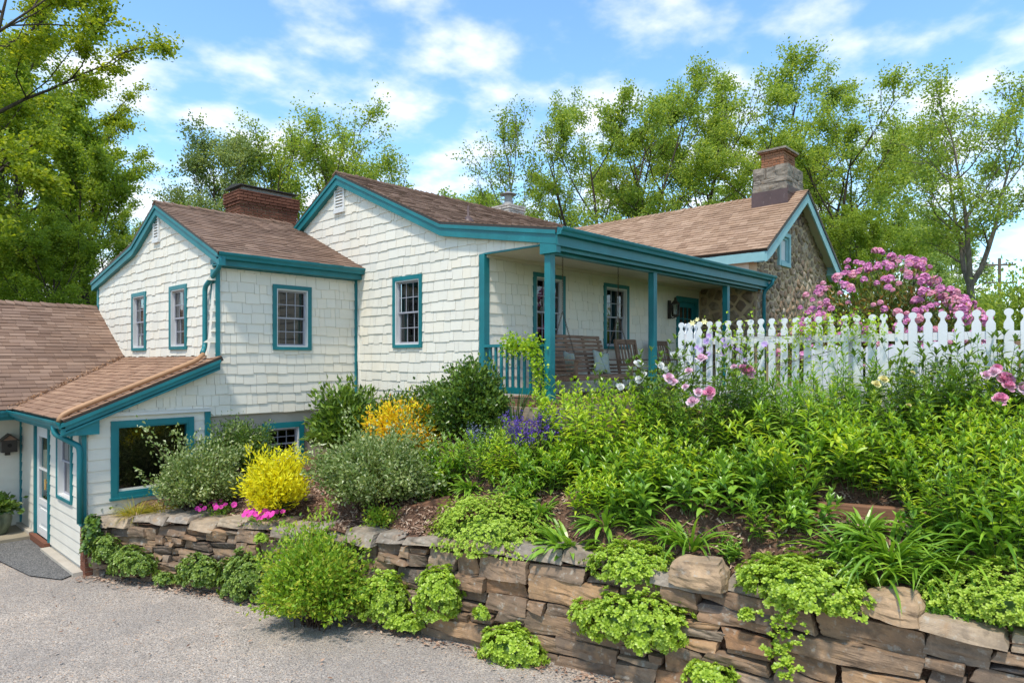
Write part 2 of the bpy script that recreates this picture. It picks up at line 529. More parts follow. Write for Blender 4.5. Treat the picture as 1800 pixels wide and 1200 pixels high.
def glass_mat():
    t = NT("window_glass")
    lw = t.n("ShaderNodeFresnel", {"IOR": 1.45}).outputs[0]
    f = t.math("MINIMUM", t.math("MULTIPLY", lw, 2.0), 1.0)
    tr = t.n("ShaderNodeBsdfTransparent", {"Color": (0.55, 0.56, 0.56, 1)})
    wob = t.bump(t.noise(t.world_pos(), 1.7, 2), 0.05, 0.02)
    gl = t.n("ShaderNodeBsdfGlossy", {"Roughness": 0.02, "Color": (0.9, 0.9, 0.9, 1)})
    t.t.links.new(wob, gl.inputs["Normal"])
    mx = t.n("ShaderNodeMixShader")
    t.t.links.new(f, mx.inputs[0]); t.t.links.new(tr.outputs[0], mx.inputs[1]); t.t.links.new(gl.outputs[0], mx.inputs[2])
    return t.done(mx)
M["glass"] = glass_mat()
def brick_mat(name, a, b):
    t = NT(name)
    rnd = t.n("ShaderNodeNewGeometry").outputs["Random Per Island"]
    c = t.ramp(rnd, [(0, a), (0.5, b), (1, tuple(x * 0.6 for x in a))])
    g = t.noise(t.world_pos(), 30, 5, 0.7)
    c = t.mix(t.math("MULTIPLY", g, 0.7), c, tuple(x * 0.4 for x in a))
    return t.done(t.pbr(c, 0.9, t.bump(g, 0.6, 0.006), spec=0.2))
M["brick"] = brick_mat("red_brown_brick", (0.17, 0.068, 0.042), (0.25, 0.105, 0.065))
M["brick_orange"] = brick_mat("orange_brick", (0.36, 0.15, 0.08), (0.44, 0.22, 0.13))
M["brick_white"] = brick_mat("whitewashed_brick", (0.62, 0.54, 0.48), (0.70, 0.63, 0.57))
M["mortar"] = paint("brick_mortar", (0.50, 0.38, 0.27), 0.95, 0.15)
M["rubble_mortar"] = paint("tan_rubble_mortar", (0.68, 0.50, 0.31), 0.95, 0.2)
M["rubble"] = stone_mat("brown_rubble_stone", [(0.33, 0.21, 0.125), (0.44, 0.285, 0.17), (0.24, 0.165, 0.115), (0.52, 0.36, 0.215), (0.40, 0.285, 0.185), (0.60, 0.48, 0.355)], scale=2.0, dark=0.18, streak=(10, 10, 30))
M["chim_stone"] = stone_mat("grey_chimney_stone", [(0.38, 0.315, 0.25), (0.46, 0.39, 0.32), (0.33, 0.265, 0.21)], scale=1.4, dark=0.55)
M["stone"] = stone_mat("dry_wall_stone", [(0.24, 0.15, 0.09), (0.36, 0.235, 0.14), (0.15, 0.115, 0.09), (0.46, 0.275, 0.14), (0.12, 0.095, 0.08), (0.33, 0.20, 0.11), (0.36, 0.27, 0.19), (0.31, 0.165, 0.08)], dark=0.3)
M["cap_stone"] = stone_mat("pale_cap_stone", [(0.43, 0.345, 0.25), (0.37, 0.315, 0.26), (0.48, 0.37, 0.25), (0.32, 0.27, 0.22), (0.44, 0.32, 0.205)], dark=0.28)
# driveway: tar-bound stone chips
t = NT("chip_seal_driveway")
p = t.world_pos()
vo = t.n("ShaderNodeTexVoronoi", {"Scale": 75.0}); t.t.links.new(p, vo.inputs["Vector"])
sp = t.n("ShaderNodeSeparateColor"); t.t.links.new(vo.outputs["Color"], sp.inputs[0])
c = t.ramp(sp.outputs[0], [(0.0, (0.14, 0.118, 0.102)), (0.3, (0.34, 0.285, 0.24)), (0.55, (0.49, 0.405, 0.325)), (0.75, (0.40, 0.345, 0.30)), (0.9, (0.68, 0.58, 0.48)), (1.0, (0.52, 0.31, 0.17))])
big = t.noise(p, 0.55, 5, 0.6)
c = t.mix(t.ramp(big, [(0.42, (0.42, 0.42, 0.42)), (0.62, (0, 0, 0))]), c, (0.19, 0.175, 0.165))
edge = t.ramp(vo.outputs["Distance"], [(0.0, (1, 1, 1)), (0.7, (0, 0, 0))])
mid = t.noise(p, 3.1, 4, 0.6)
c = t.mix(t.ramp(mid, [(0.4, (0.3, 0.3, 0.3)), (0.6, (0, 0, 0))]), c, (0.24, 0.205, 0.175))
ck = t.n("ShaderNodeTexVoronoi", {"Scale": 0.42}, feature="DISTANCE_TO_EDGE"); wp_ = t.n("ShaderNodeVectorMath", {0: p, 1: t.n("ShaderNodeVectorMath", {0: t.noise(p, 1.6, 4, 0.6, out=1), 1: (0.9, 0.9, 0.0)}, operation="MULTIPLY").outputs[0]}, operation="ADD").outputs[0]
t.t.links.new(wp_, ck.inputs["Vector"])
c = t.mix(t.ramp(ck.outputs["Distance"], [(0.0, (0.12, 0.12, 0.12)), (0.006, (0, 0, 0))]), c, (0.06, 0.055, 0.05))
M["drive"] = t.done(t.pbr(c, 0.9, t.bump(edge, 0.6, 0.012), spec=0.2))
t = NT("dark_patched_asphalt"); p = t.world_pos()
vo = t.n("ShaderNodeTexVoronoi", {"Scale": 85.0}); t.t.links.new(p, vo.inputs["Vector"])
sp = t.n("ShaderNodeSeparateColor"); t.t.links.new(vo.outputs["Color"], sp.inputs[0])
c = t.ramp(sp.outputs[0], [(0, (0.05, 0.05, 0.05)), (0.6, (0.12, 0.115, 0.11)), (1, (0.25, 0.235, 0.22))])
M["apron"] = t.done(t.pbr(c, 0.9, t.bump(vo.outputs["Distance"], 0.5, 0.01)))
# mulch soil, chips, lawn
t = NT("mulch_soil"); p = t.world_pos()
n1 = t.noise(p, 38, 5, 0.7); n2 = t.noise(p, 1.4, 3)
c = t.ramp(n1, [(0.3, (0.05, 0.028, 0.018)), (0.55, (0.17, 0.095, 0.062)), (0.75, (0.33, 0.21, 0.145))])
c = t.mix(t.math("MULTIPLY", n2, 0.4), c, (0.10, 0.058, 0.038))
M["soil"] = t.done(t.pbr(c, 0.95, t.bump(n1, 0.8, 0.03), spec=0.15))
t = NT("mulch_chip"); rn = t.n("ShaderNodeNewGeometry").outputs["Random Per Island"]
c = t.ramp(rn, [(0, (0.10, 0.05, 0.033)), (0.35, (0.25, 0.14, 0.09)), (0.7, (0.40, 0.26, 0.18)), (1, (0.52, 0.40, 0.30))])
M["chip"] = t.done(t.pbr(c, 0.9, None, spec=0.2))
t = NT("lawn_turf"); p = t.world_pos()
c = t.ramp(t.noise(p, 30, 5, 0.7), [(0.3, (0.03, 0.06, 0.012)), (0.7, (0.10, 0.17, 0.035))])
M["lawn"] = t.done(t.pbr(c, 0.9, t.bump(t.noise(p, 60, 3), 0.8, 0.03)))
# barks and foliage
def bark(name, a, b):
    t = NT(name); g = t.noise(t.coord("Object", (9, 9, 2)), 1.6, 6, 0.65)
    return t.done(t.pbr(t.ramp(g, [(0.35, a), (0.7, b)]), 0.95, t.bump(g, 0.8, 0.05), spec=0.15))
M["bark"] = bark("dark_bark", (0.045, 0.034, 0.026), (0.13, 0.10, 0.075))
M["bark_grey"] = bark("grey_bark", (0.10, 0.08, 0.062), (0.26, 0.215, 0.17))
M["stem"] = paint("green_stem", (0.085, 0.15, 0.03), 0.6, 0.15)
M["stem_brown"] = paint("woody_stem", (0.09, 0.055, 0.035), 0.8, 0.15)
G = lambda *a: [tuple(x) for x in a]
M["lf_tree"] = leaf_mat("tree_leaf", G((0.095, 0.145, 0.024), (0.155, 0.215, 0.038), (0.21, 0.265, 0.05), (0.27, 0.30, 0.06)), 0.55, 0.5, 0.3)
M["lf_tree_y"] = leaf_mat("sunny_maple_leaf", G((0.10, 0.15, 0.012), (0.18, 0.235, 0.018), (0.25, 0.295, 0.024), (0.32, 0.335, 0.034)), 0.55, 0.5, 0.3)
M["lf_tree_d"] = leaf_mat("dark_tree_leaf", G((0.08, 0.125, 0.016), (0.145, 0.20, 0.024), (0.21, 0.26, 0.03)), 0.54, 0.5, 0.3)
M["lf_pine"] = leaf_mat("pine_needle", G((0.12, 0.17, 0.07), (0.20, 0.25, 0.10), (0.28, 0.32, 0.14)), 0.5, 0.6, 0.2)
M["lf_far"] = leaf_mat("distant_tree_leaf", G((0.11, 0.16, 0.045), (0.17, 0.23, 0.065), (0.23, 0.28, 0.085)), 0.4, 0.6, 0.2)  # paler leaf tones put the haze of distance into the colour
M["lf_perennial"] = leaf_mat("perennial_leaf", G((0.055, 0.125, 0.014), (0.105, 0.195, 0.02), (0.155, 0.255, 0.026), (0.26, 0.325, 0.05)), 0.46, 0.34, 0.55)
M["lf_bright"] = leaf_mat("bright_perennial_leaf", G((0.105, 0.19, 0.014), (0.18, 0.28, 0.02), (0.255, 0.345, 0.024), (0.37, 0.405, 0.045)), 0.46, 0.36, 0.5)
M["lf_dark"] = leaf_mat("evergreen_leaf", G((0.025, 0.055, 0.010), (0.055, 0.105, 0.016), (0.09, 0.155, 0.02), (0.15, 0.205, 0.03)), 0.28, 0.32, 0.5)
M["lf_laurel"] = leaf_mat("laurel_leaf", G((0.03, 0.065, 0.010), (0.07, 0.125, 0.014), (0.12, 0.19, 0.02), (0.16, 0.22, 0.03)), 0.28, 0.34, 0.5)
M["lf_rose"] = leaf_mat("rose_leaf", G((0.045, 0.075, 0.016), (0.085, 0.125, 0.03), (0.13, 0.175, 0.05), (0.19, 0.23, 0.08), (0.36, 0.38, 0.22)), 0.35, 0.36, 0.5)
M["lf_gold"] = leaf_mat("golden_leaf", G((0.28, 0.29, 0.010), (0.50, 0.46, 0.010), (0.66, 0.58, 0.015), (0.74, 0.62, 0.03)), 0.4, 0.45, 0.3, (1.3, 1.1, 0.5))
M["lf_orange"] = leaf_mat("orange_spirea_leaf", G((0.36, 0.30, 0.012), (0.62, 0.42, 0.010), (0.70, 0.33, 0.012), (0.66, 0.20, 0.015), (0.70, 0.50, 0.02)), 0.35, 0.45, 0.3, (1.3, 1.0, 0.5))
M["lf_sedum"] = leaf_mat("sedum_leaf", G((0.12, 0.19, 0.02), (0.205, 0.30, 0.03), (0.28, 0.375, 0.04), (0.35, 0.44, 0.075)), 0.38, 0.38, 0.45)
M["lf_sedum_d"] = leaf_mat("dark_stonecrop_leaf", G((0.055, 0.10, 0.02), (0.10, 0.155, 0.026), (0.145, 0.205, 0.032), (0.19, 0.25, 0.045)), 0.28, 0.38, 0.42)  # darker green than the other sedum leaf colours
M["lf_cover"] = leaf_mat("groundcover_leaf", G((0.14, 0.215, 0.022), (0.225, 0.32, 0.034), (0.30, 0.39, 0.055), (0.38, 0.45, 0.09)), 0.38, 0.4, 0.4)
M["lf_hosta"] = leaf_mat("broad_leaf", G((0.07, 0.14, 0.018), (0.12, 0.21, 0.024), (0.17, 0.27, 0.03)), 0.32, 0.33, 0.5)
M["lf_strap"] = leaf_mat("strap_leaf", G((0.06, 0.13, 0.014), (0.12, 0.21, 0.018), (0.18, 0.28, 0.026)), 0.35, 0.33, 0.5)
M["lf_iris"] = leaf_mat("iris_leaf", G((0.03, 0.07, 0.018), (0.06, 0.12, 0.028)), 0.25, 0.35, 0.45)
M["lf_grass"] = leaf_mat("golden_grass", G((0.13, 0.15, 0.015), (0.26, 0.24, 0.022), (0.36, 0.27, 0.035)), 0.35, 0.45, 0.3)
M["lf_fine"] = leaf_mat("fine_feathery_leaf", G((0.07, 0.13, 0.02), (0.12, 0.20, 0.03), (0.17, 0.25, 0.04)), 0.3, 0.5, 0.3)
M["lf_rhodo"] = leaf_mat("rhododendron_leaf", G((0.04, 0.075, 0.015), (0.085, 0.125, 0.02), (0.16, 0.17, 0.03), (0.27, 0.12, 0.03)), 0.25, 0.38, 0.45)
M["lf_spirea"] = leaf_mat("spirea_leaf", G((0.07, 0.14, 0.014), (0.13, 0.22, 0.018), (0.20, 0.28, 0.022), (0.28, 0.26, 0.04)), 0.4, 0.45, 0.35)
def petal(name, a, b):
    return leaf_mat(name, G(a, b), 0.3, 0.55, 0.2, (1.0, 1.0, 1.0))
M["pt_pink"] = petal("pink_peony_petal", (0.78, 0.22, 0.42), (0.88, 0.50, 0.64))
M["pt_pale"] = petal("pale_pink_petal", (0.85, 0.45, 0.60), (0.90, 0.68, 0.76))
M["pt_white"] = petal("white_peony_petal", (0.84, 0.83, 0.78), (0.90, 0.89, 0.86))
M["pt_cream"] = petal("cream_petal", (0.80, 0.68, 0.25), (0.88, 0.80, 0.45))
M["pt_rhodo"] = petal("rhododendron_petal", (0.72, 0.22, 0.48), (0.87, 0.47, 0.68))
M["pt_rhodo2"] = petal("rosy_rhododendron_petal", (0.80, 0.30, 0.42), (0.90, 0.56, 0.62))
M["pt_petunia"] = petal("magenta_petunia_petal", (0.72, 0.03, 0.34), (0.86, 0.10, 0.50))
M["pt_lilac"] = petal("lilac_clematis_petal", (0.42, 0.26, 0.60), (0.62, 0.45, 0.76))
M["pt_salvia"] = petal("violet_salvia_floret", (0.10, 0.045, 0.36), (0.20, 0.10, 0.52))
M["pt_blue"] = petal("grey_blue_floret", (0.26, 0.28, 0.48), (0.38, 0.38, 0.58))
M["yellow"] = paint("yellow_stamen", (0.75, 0.5, 0.05), 0.6, 0.1)
# ------------------------------------------------------------------ terrain
WALL = [(2.98, 11.50, .84), (3.45, 10.55, .90), (3.92, 9.6, .94), (4.42, 8.3, .98), (4.82, 7.0, 1.05), (5.14, 5.8, 1.10), (5.48, 4.65, 1.12), (5.74, 3.7, 1.08), (5.92, 2.8, 1.10), (6.04, 1.9, 1.14), (6.16, 1.0, 1.12), (6.25, 0.1, 1.12), (6.30, -1.2, 1.12), (6.3, -3.0, 1.12)]
_wy = np.array([p[1] for p in WALL])[::-1]; _wx = np.array([p[0] for p in WALL])[::-1]; _wz = np.array([p[2] for p in WALL])[::-1]
def wall_x(y): return np.interp(y, _wy, _wx)
def wall_z(y): return np.interp(y, _wy, _wz)
CTRL = [(4, 11.4, .98), (5, 11.4, 1.12), (6.5, 11.4, 1.32), (7.6, 11.4, 1.55), (7.6, 9.6, 1.85), (7.6, 8.2, 2.15), (7.5, 7.2, 2.25), (7.3, 6.2, 2.25), (8.9, 5.2, 2.55), (8.9, 4, 2.55), (8.9, 3, 2.55), (8.9, 1.5, 2.55), (8.9, 0, 2.55), (8.9, -2, 2.55), (5.6, 6.9, 1.28), (6.8, 6.5, 1.85), (6.0, 8.5, 1.35), (5.0, 9.5, 1.12), (7.0, 2.0, 1.62), (7.0, 3.6, 1.66), (6.6, 4.8, 1.55), (7.4, 5.0, 2.0), (7.2, .6, 1.72), (7.2, -1, 1.75), (8.0, 2.5, 2.15), (8.0, 0.5, 2.15), (8.0, 4.2, 2.25), (9.8, 5, 2.6), (9.8, 2, 2.6), (9.8, -2, 2.6), (9.8, 8, 2.6), (9.8, 11, 2.6)]
for p in WALL: CTRL.append((p[0] + .12, p[1], p[2] - .10))
_cp = np.array(CTRL)
def terrain(x, y):
    x = np.atleast_1d(np.asarray(x, float)); y = np.atleast_1d(np.asarray(y, float))
    d2 = (x[:, None] - _cp[None, :, 0]) ** 2 + (y[:, None] - _cp[None, :, 1]) ** 2 + 0.01
    w = 1 / d2 ** 1.6
    return (w * _cp[None, :, 2]).sum(1) / w.sum(1)
def tz(x, y): return float(terrain(x, y)[0])
def on_ground(px, py):
    """pixel ray meets the garden slope"""
    r = ray(px, py)
    d = 4.0; last = d
    while d < 14:
        p = CAMP + r * d
        if p[0] > wall_x(p[1]) - 0.05 and p[2] <= tz(p[0], p[1]):
            return Vector((p[0], p[1], tz(p[0], p[1])))
        d += 0.03
    return Vector(CAMP + r * 9)

# the large ground sheet, the driveway, the upper lawn, the garden slope
m = MB(); s = 900
m.quad((-s, -s, -0.06), (s, -s, -0.06), (s, s, -0.06), (-s, s, -0.06))
tag(m.obj("ground", M["lawn"]), kind="structure")
# driveway as a gently uneven sheet
ny, nx = 60, 40
ys = np.linspace(-9, 24, ny); V = []
for y in ys:
    x1 = float(wall_x(y)) + 0.10 if y < 11.5 else 3.2
    for k in range(nx):
        x = -14 + (x1 + 14) * k / (nx - 1)
        V.append((x, y, 0.012 * mnoise.noise(Vector((x * .5, y * .5, 0)))))
V = np.array(V); I = np.arange(ny * nx).reshape(ny, nx)
F = np.stack([I[:-1, :-1].ravel(), I[:-1, 1:].ravel(), I[1:, 1:].ravel(), I[1:, :-1].ravel()], 1)
o = link("driveway", np_mesh("driveway", V, [F], [M["drive"]], smooth=True)); tag(o, kind="structure")
m = MB(); m.poly([(-4, 14.35, .022), (1.75, 14.35, .022), (2.2, 13.2, .022), (2.35, 12.0, .022), (2.62, 11.45, .022), (2.83, 11.6, .022), (2.83, 14.45, .022), (-4, 14.6, .022)])
tag(m.obj("asphalt_apron", M["apron"]), kind="structure")
m = MB(); m.box(-4, 2.86, 14.46, 15.63, -0.02, 0.075)
tag(m.obj("concrete_pad", M["pad"]), kind="structure")
# garden slope
ny, nx = 150, 70
ys = np.linspace(-5, 11.62, ny); P = []
for y in ys:
    x0 = float(wall_x(y)) + 0.06
    for k in range(nx):
        P.append((x0 + (10.0 - x0) * (k / (nx - 1)), y))
P = np.array(P); z = terrain(P[:, 0], P[:, 1])
z += np.array([0.03 * mnoise.noise(Vector((a * 2.2, b * 2.2, 1))) + 0.015 * mnoise.noise(Vector((a * 7, b * 7, 4))) for a, b in P])
V = np.column_stack([P, z]); I = np.arange(ny * nx).reshape(ny, nx)
F = np.stack([I[:-1, :-1].ravel(), I[:-1, 1:].ravel(), I[1:, 1:].ravel(), I[1:, :-1].ravel()], 1)
bed = link("garden_bed", np_mesh("garden_bed", V, [F], [M["soil"]], smooth=True)); tag(bed, kind="structure")
m = MB(); m.poly([(9.7, -40, 2.56), (200, -120, 2.56), (200, 200, 2.56), (20, 200, 2.56), (9.7, 40, 2.56)])
tag(m.obj("upper_lawn", M["lawn"]), kind="structure")

# ------------------------------------------------------------------ wall shingles, clapboards, windows, roofs
SHING = []       # every wall shingle of the house: (wall object, 8 corners, projected area)
def proj_area(c, w, h):
    d = np.dot(np.array(c) - CAMP, FW)
    return w * h / max(d, 1) ** 2
class Frame:
    """a wall plane: origin, direction along the wall, outward normal"""
    def __init__(s, o, u, n): s.o = np.array(o, float); s.u = np.array(u, float); s.n = np.array(n, float)
    def p(s, u, z, out=0.0):
        q = s.o + s.u * u + s.n * out; return (q[0], q[1], z)
def wall_backing(fr, us, zb, zt, holes, mat, name, parent, out=0.0, thick=0.12):
    br = set(us)
    for h in holes: br |= {h[0], h[1]}
    br = sorted(b for b in br if us[0] <= b <= us[-1])
    m = MB()
    for a, b in zip(br[:-1], br[1:]):
        mid = (a + b) / 2
        cuts = sorted([(h[2], h[3]) for h in holes if h[0] < mid < h[1]])
        segs = []; la, lb = zb(a + 1e-5), zb(b - 1e-5)
        for c0, c1 in cuts:
            segs.append((la, lb, c0, c0)); la = lb = c1
        segs.append((la, lb, zt(a + 1e-5), zt(b - 1e-5)))
        for z0a, z0b, z1a, z1b in segs:
            if z1a - z0a < 1e-3 and z1b - z0b < 1e-3: continue
            m.hexa([fr.p(a, z0a, out - thick), fr.p(b, z0b, out - thick), fr.p(b, z0b, out), fr.p(a, z0a, out),
                    fr.p(a, z1a, out - thick), fr.p(b, z1b, out - thick), fr.p(b, z1b, out), fr.p(a, z1a, out)])
    return m.obj(name, mat, parent)
def shingle_rows(fr, wallobj, u0, u1, zlo, zhi, zb, zt, holes, expo=0.178, seed=1, umin=None):
    rr = random.Random(seed)
    z = zlo
    while z < zhi:
        u = u0 - rr.uniform(0, .2)
        while u < u1:
            w = rr.choice([.10, .14, .175, .20, .235, .27, .31]) * rr.uniform(.92, 1.08)
            a, b = max(u + .0030, u0), min(u + w - .0030, u1)
            u += w
            if b - a < .02: continue
            bot = z - rr.choice([0, 0, .004, .010, .016, .022, .026])
            top = z + expo + .03
            rects = [(a, b, bot, top)]
            for h in holes:
                nr = []
                for (x0, x1, y0, y1) in rects:
                    if x1 <= h[0] or x0 >= h[1] or y1 <= h[2] or y0 >= h[3]: nr.append((x0, x1, y0, y1)); continue
                    if x0 < h[0] - .01: nr.append((x0, h[0], y0, y1))
                    if x1 > h[1] + .01: nr.append((h[1], x1, y0, y1))
                    xa, xb = max(x0, h[0]), min(x1, h[1])
                    if y0 < h[2] - .01: nr.append((xa, xb, y0, h[2]))
                    if y1 > h[3] + .01: nr.append((xa, xb, h[3], y1))
                rects = nr
            for (x0, x1, y0, y1) in rects:
                ba, bb = max(y0, zb(x0)), max(y0, zb(x1)); ta, tb = min(y1, zt(x0)), min(y1, zt(x1))
                if ta - ba < .008 and tb - bb < .008: continue
                ta, tb = max(ta, ba + .002), max(tb, bb + .002)
                th = .019 + rr.uniform(-.002, .005)
                c = [fr.p(x0, ba, -.004), fr.p(x1, bb, -.004), fr.p(x1, bb, th), fr.p(x0, ba, th),
                     fr.p(x0, ta, -.004), fr.p(x1, tb, -.004), fr.p(x1, tb, .004), fr.p(x0, ta, .004)]
                SHING.append((wallobj, c, proj_area(fr.p((x0 + x1) / 2, y0, 0), x1 - x0, y1 - y0)))
        z += expo
def clapboards(fr, wallobj, u0, u1, zlo, zt, holes, expo=.168, zmin=None):
    z = zlo
    while z < zt:
        segs = [(u0, u1)]
        for h in holes:
            if z + expo * .5 > h[2] and z + expo * .5 < h[3]:
                ns = []
                for a, b in segs:
                    if h[1] <= a or h[0] >= b: ns.append((a, b)); continue
                    if h[0] - a > .02: ns.append((a, h[0]))
                    if b - h[1] > .02: ns.append((h[1], b))
                segs = ns
        for a, b in segs:
            t1 = min(z + expo + .02, zt)
            if t1 - z < .02: continue
            m = MB()
            m.hexa([fr.p(a, z, -.004), fr.p(b, z, -.004), fr.p(b, z, .02), fr.p(a, z, .02),
                    fr.p(a, t1, -.004), fr.p(b, t1, -.004), fr.p(b, t1, .005), fr.p(a, t1, .005)])
            m.obj("clapboard", M["cream_board"], wallobj)
        z += expo
def fbox(m, fr, u0, u1, z0, z1, o0, o1):
    m.hexa([fr.p(u0, z0, o0), fr.p(u1, z0, o0), fr.p(u1, z0, o1), fr.p(u0, z0, o1), fr.p(u0, z1, o0), fr.p(u1, z1, o0), fr.p(u1, z1, o1), fr.p(u0, z1, o1)])
def pane(m, fr, a, b, c, d, o):
    q = [fr.p(a, c, o), fr.p(b, c, o), fr.p(b, d, o), fr.p(a, d, o)]
    if np.dot(np.cross(fr.u, (0, 0, 1)), fr.n) < 0: q = q[::-1]
    m.quad(*q)
def window(fr, parent, u0, u1, z0, z1, cas=.075, cmat="teal", rows=(2, 2), cols=3, curtain=True, single=False, label=None, lower_grid=True):
    """double-hung window: casing, vinyl frame, two sashes with grilles, panes; hole is inside the casing"""
    m = MB()
    fbox(m, fr, u0, u0 + cas, z0, z1, -.02, .042); fbox(m, fr, u1 - cas, u1, z0, z1, -.02, .042)
    fbox(m, fr, u0 + cas, u1 - cas, z1 - cas, z1, -.02, .044); fbox(m, fr, u0 + cas, u1 - cas, z0, z0 + cas * .8, -.02, .048)
    w = m.obj("window", M[cmat], parent)
    if label: w["label"] = label
    a, b, c, d = u0 + cas, u1 - cas, z0 + cas * .8, z1 - cas
    m = MB(); f = .022
    fbox(m, fr, a, a + f, c, d, -.09, .03); fbox(m, fr, b - f, b, c, d, -.09, .03)
    fbox(m, fr, a + f, b - f, d - f, d, -.09, .03); fbox(m, fr, a + f, b - f, c, c + f, -.09, .032)
    if single:
        m.obj("frame", M[cmat], w)
    else:
        m.obj("frame", M["white"], w)
    a += f; b -= f; c += f; d -= f
    if single:
        p = MB(); pane(p, fr, a, b, c, d, -.03); p.obj("pane", M["glass"], w)
    else:
        mid = (c + d) / 2
        for k, (s0, s1, o) in enumerate(((mid - .014, d, -.028), (c, mid + .014, -.055))):
            m = MB(); r = .03
            fbox(m, fr, a, a + r, s0, s1, o - .026, o); fbox(m, fr, b - r, b, s0, s1, o - .026, o)
            fbox(m, fr, a + r, b - r, s1 - r, s1, o - .026, o); fbox(m, fr, a + r, b - r, s0, s0 + r, o - .026, o)
            m.obj("sash", M["vinyl"], w)
            p = MB(); q = o - .016
            pane(p, fr, a + r, b - r, s0 + r, s1 - r, q); p.obj("pane", M["glass"], w)
            ro = rows[k]
            if k == 1 and not lower_grid: continue
            for i in range(1, cols):
                x = a + r + (b - a - 2 * r) * i / cols
                m = MB(); fbox(m, fr, x - .007, x + .007, s0 + r, s1 - r, q + .002, q + .009); m.obj("muntin", M["vinyl"], w)
            for i in range(1, ro):
                y = s0 + r + (s1 - s0 - 2 * r) * i / ro
                m = MB(); fbox(m, fr, a + r, b - r, y - .007, y + .007, q + .0035, q + .0105); m.obj("muntin", M["vinyl"], w)
    # near-black box in place of the unlit room behind the glass
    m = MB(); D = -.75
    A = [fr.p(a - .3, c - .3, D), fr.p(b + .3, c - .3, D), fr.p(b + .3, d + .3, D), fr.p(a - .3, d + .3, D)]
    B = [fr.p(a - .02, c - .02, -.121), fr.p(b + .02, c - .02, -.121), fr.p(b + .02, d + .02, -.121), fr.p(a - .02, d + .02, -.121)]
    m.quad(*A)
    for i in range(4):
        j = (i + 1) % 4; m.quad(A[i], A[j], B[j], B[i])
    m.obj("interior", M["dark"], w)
    if curtain:
        m = MB()
        for side in (0, 1):
            n = 10; x0, x1 = (a, a + (b - a) * .24) if side == 0 else (b - (b - a) * .24, b)
            pts = [(x0 + (x1 - x0) * i / n, -.15 + .018 * math.sin(i * 2.4)) for i in range(n + 1)]
            for (p0, o0), (p1, o1) in zip(pts[:-1], pts[1:]):
                m.quad(fr.p(p0, c, o0), fr.p(p1, c, o1), fr.p(p1, d, o1), fr.p(p0, d, o0))
        m.obj("curtain", M["curtain"], w)
    return w
def hole(u0, u1, z0, z1, cas=.075): return (u0 + .03, u1 - .03, z0 + .03, z1 - .03)

def roof_plane(name, parent, eL, eR, rR, rL, mat, expo=.135, thick=.07, seed=3, tmin=.13, tmax=.34, deck=True):
    """asphalt shingles laid in courses from the eave line eL-eR to the ridge line rL-rR"""
    rr = np.random.default_rng(seed)
    eL, eR, rR, rL = (np.array(p, float) for p in (eL, eR, rR, rL))
    U = (eR - eL) / np.linalg.norm(eR - eL)
    Lv = rL - eL; vdir = Lv - U * np.dot(Lv, U)
    if np.linalg.norm(vdir) < 1e-6:
        Lv = rR - eR; vdir = Lv - U * np.dot(Lv, U)
    H = np.linalg.norm(vdir); Vd = vdir / H
    N = np.cross(U, Vd); N *= np.sign(N[2])
    uR0 = np.dot(eR - eL, U); uL1 = np.dot(rL - eL, U); uR1 = np.dot(rR - eL, U)
    hL = max(np.dot(rL - eL, Vd), 1e-6); hR = max(np.dot(rR - eL, Vd), 1e-6)
    n = int(math.ceil(H / expo)); Vs = []; k = 0
    for i in range(n):
        v0 = i * expo; v1 = min(v0 + expo + .02, H)
        l0 = uL1 * min(v0 / hL, 1); r0 = uR0 + (uR1 - uR0) * min(v0 / hR, 1)
        l1 = uL1 * min(v1 / hL, 1); r1 = uR0 + (uR1 - uR0) * min(v1 / hR, 1)
        lo, hi = min(l0, l1), max(r0, r1)
        u = lo - rr.uniform(0, tmax)
        while u < hi:
            w = rr.uniform(tmin, tmax); a, b = u, u + w - .004; u += w
            a0, b0 = min(max(a, l0), r0), min(max(b, l0), r0)
            a1, b1 = min(max(a, l1), r1), min(max(b, l1), r1)
            if b0 - a0 < .01 and b1 - a1 < .01: continue
            th = rr.uniform(.012, .024); dv = rr.uniform(-.006, .006)
            q = [eL + U * a0 + Vd * (v0 + dv), eL + U * b0 + Vd * (v0 + dv), eL + U * b1 + Vd * v1, eL + U * a1 + Vd * v1]
            Vs += [q[0] + N * th, q[1] + N * th, q[2] + N * .004, q[3] + N * .004, q[0], q[1]]
    Vs = np.array(Vs); c = len(Vs) // 6; B = (np.arange(c) * 6)[:, None]
    F = np.concatenate([B + np.array([[0, 1, 2, 3]]), B + np.array([[4, 5, 1, 0]]), B + np.array([[4, 0, 3, 3]])[:, :4]])
    F4 = np.concatenate([B + np.array([[0, 1, 2, 3]]), B + np.array([[4, 5, 1, 0]])])
    F3 = np.concatenate([B + np.array([[4, 0, 3]]), B + np.array([[5, 2, 1]])])
    dk = MB()
    dn = -N * thick
    pts = [eL, eR, rR, rL]
    dk.extrude([tuple(p - N * .002) for p in pts], tuple(dn))
    ro = dk.obj(name, M["metal_dark"], parent)
    so = link("shingle_courses", np_mesh("shingle_courses", Vs, [F4, F3], [mat]))
    so.parent = ro; so["kind"] = "stuff"
    return ro
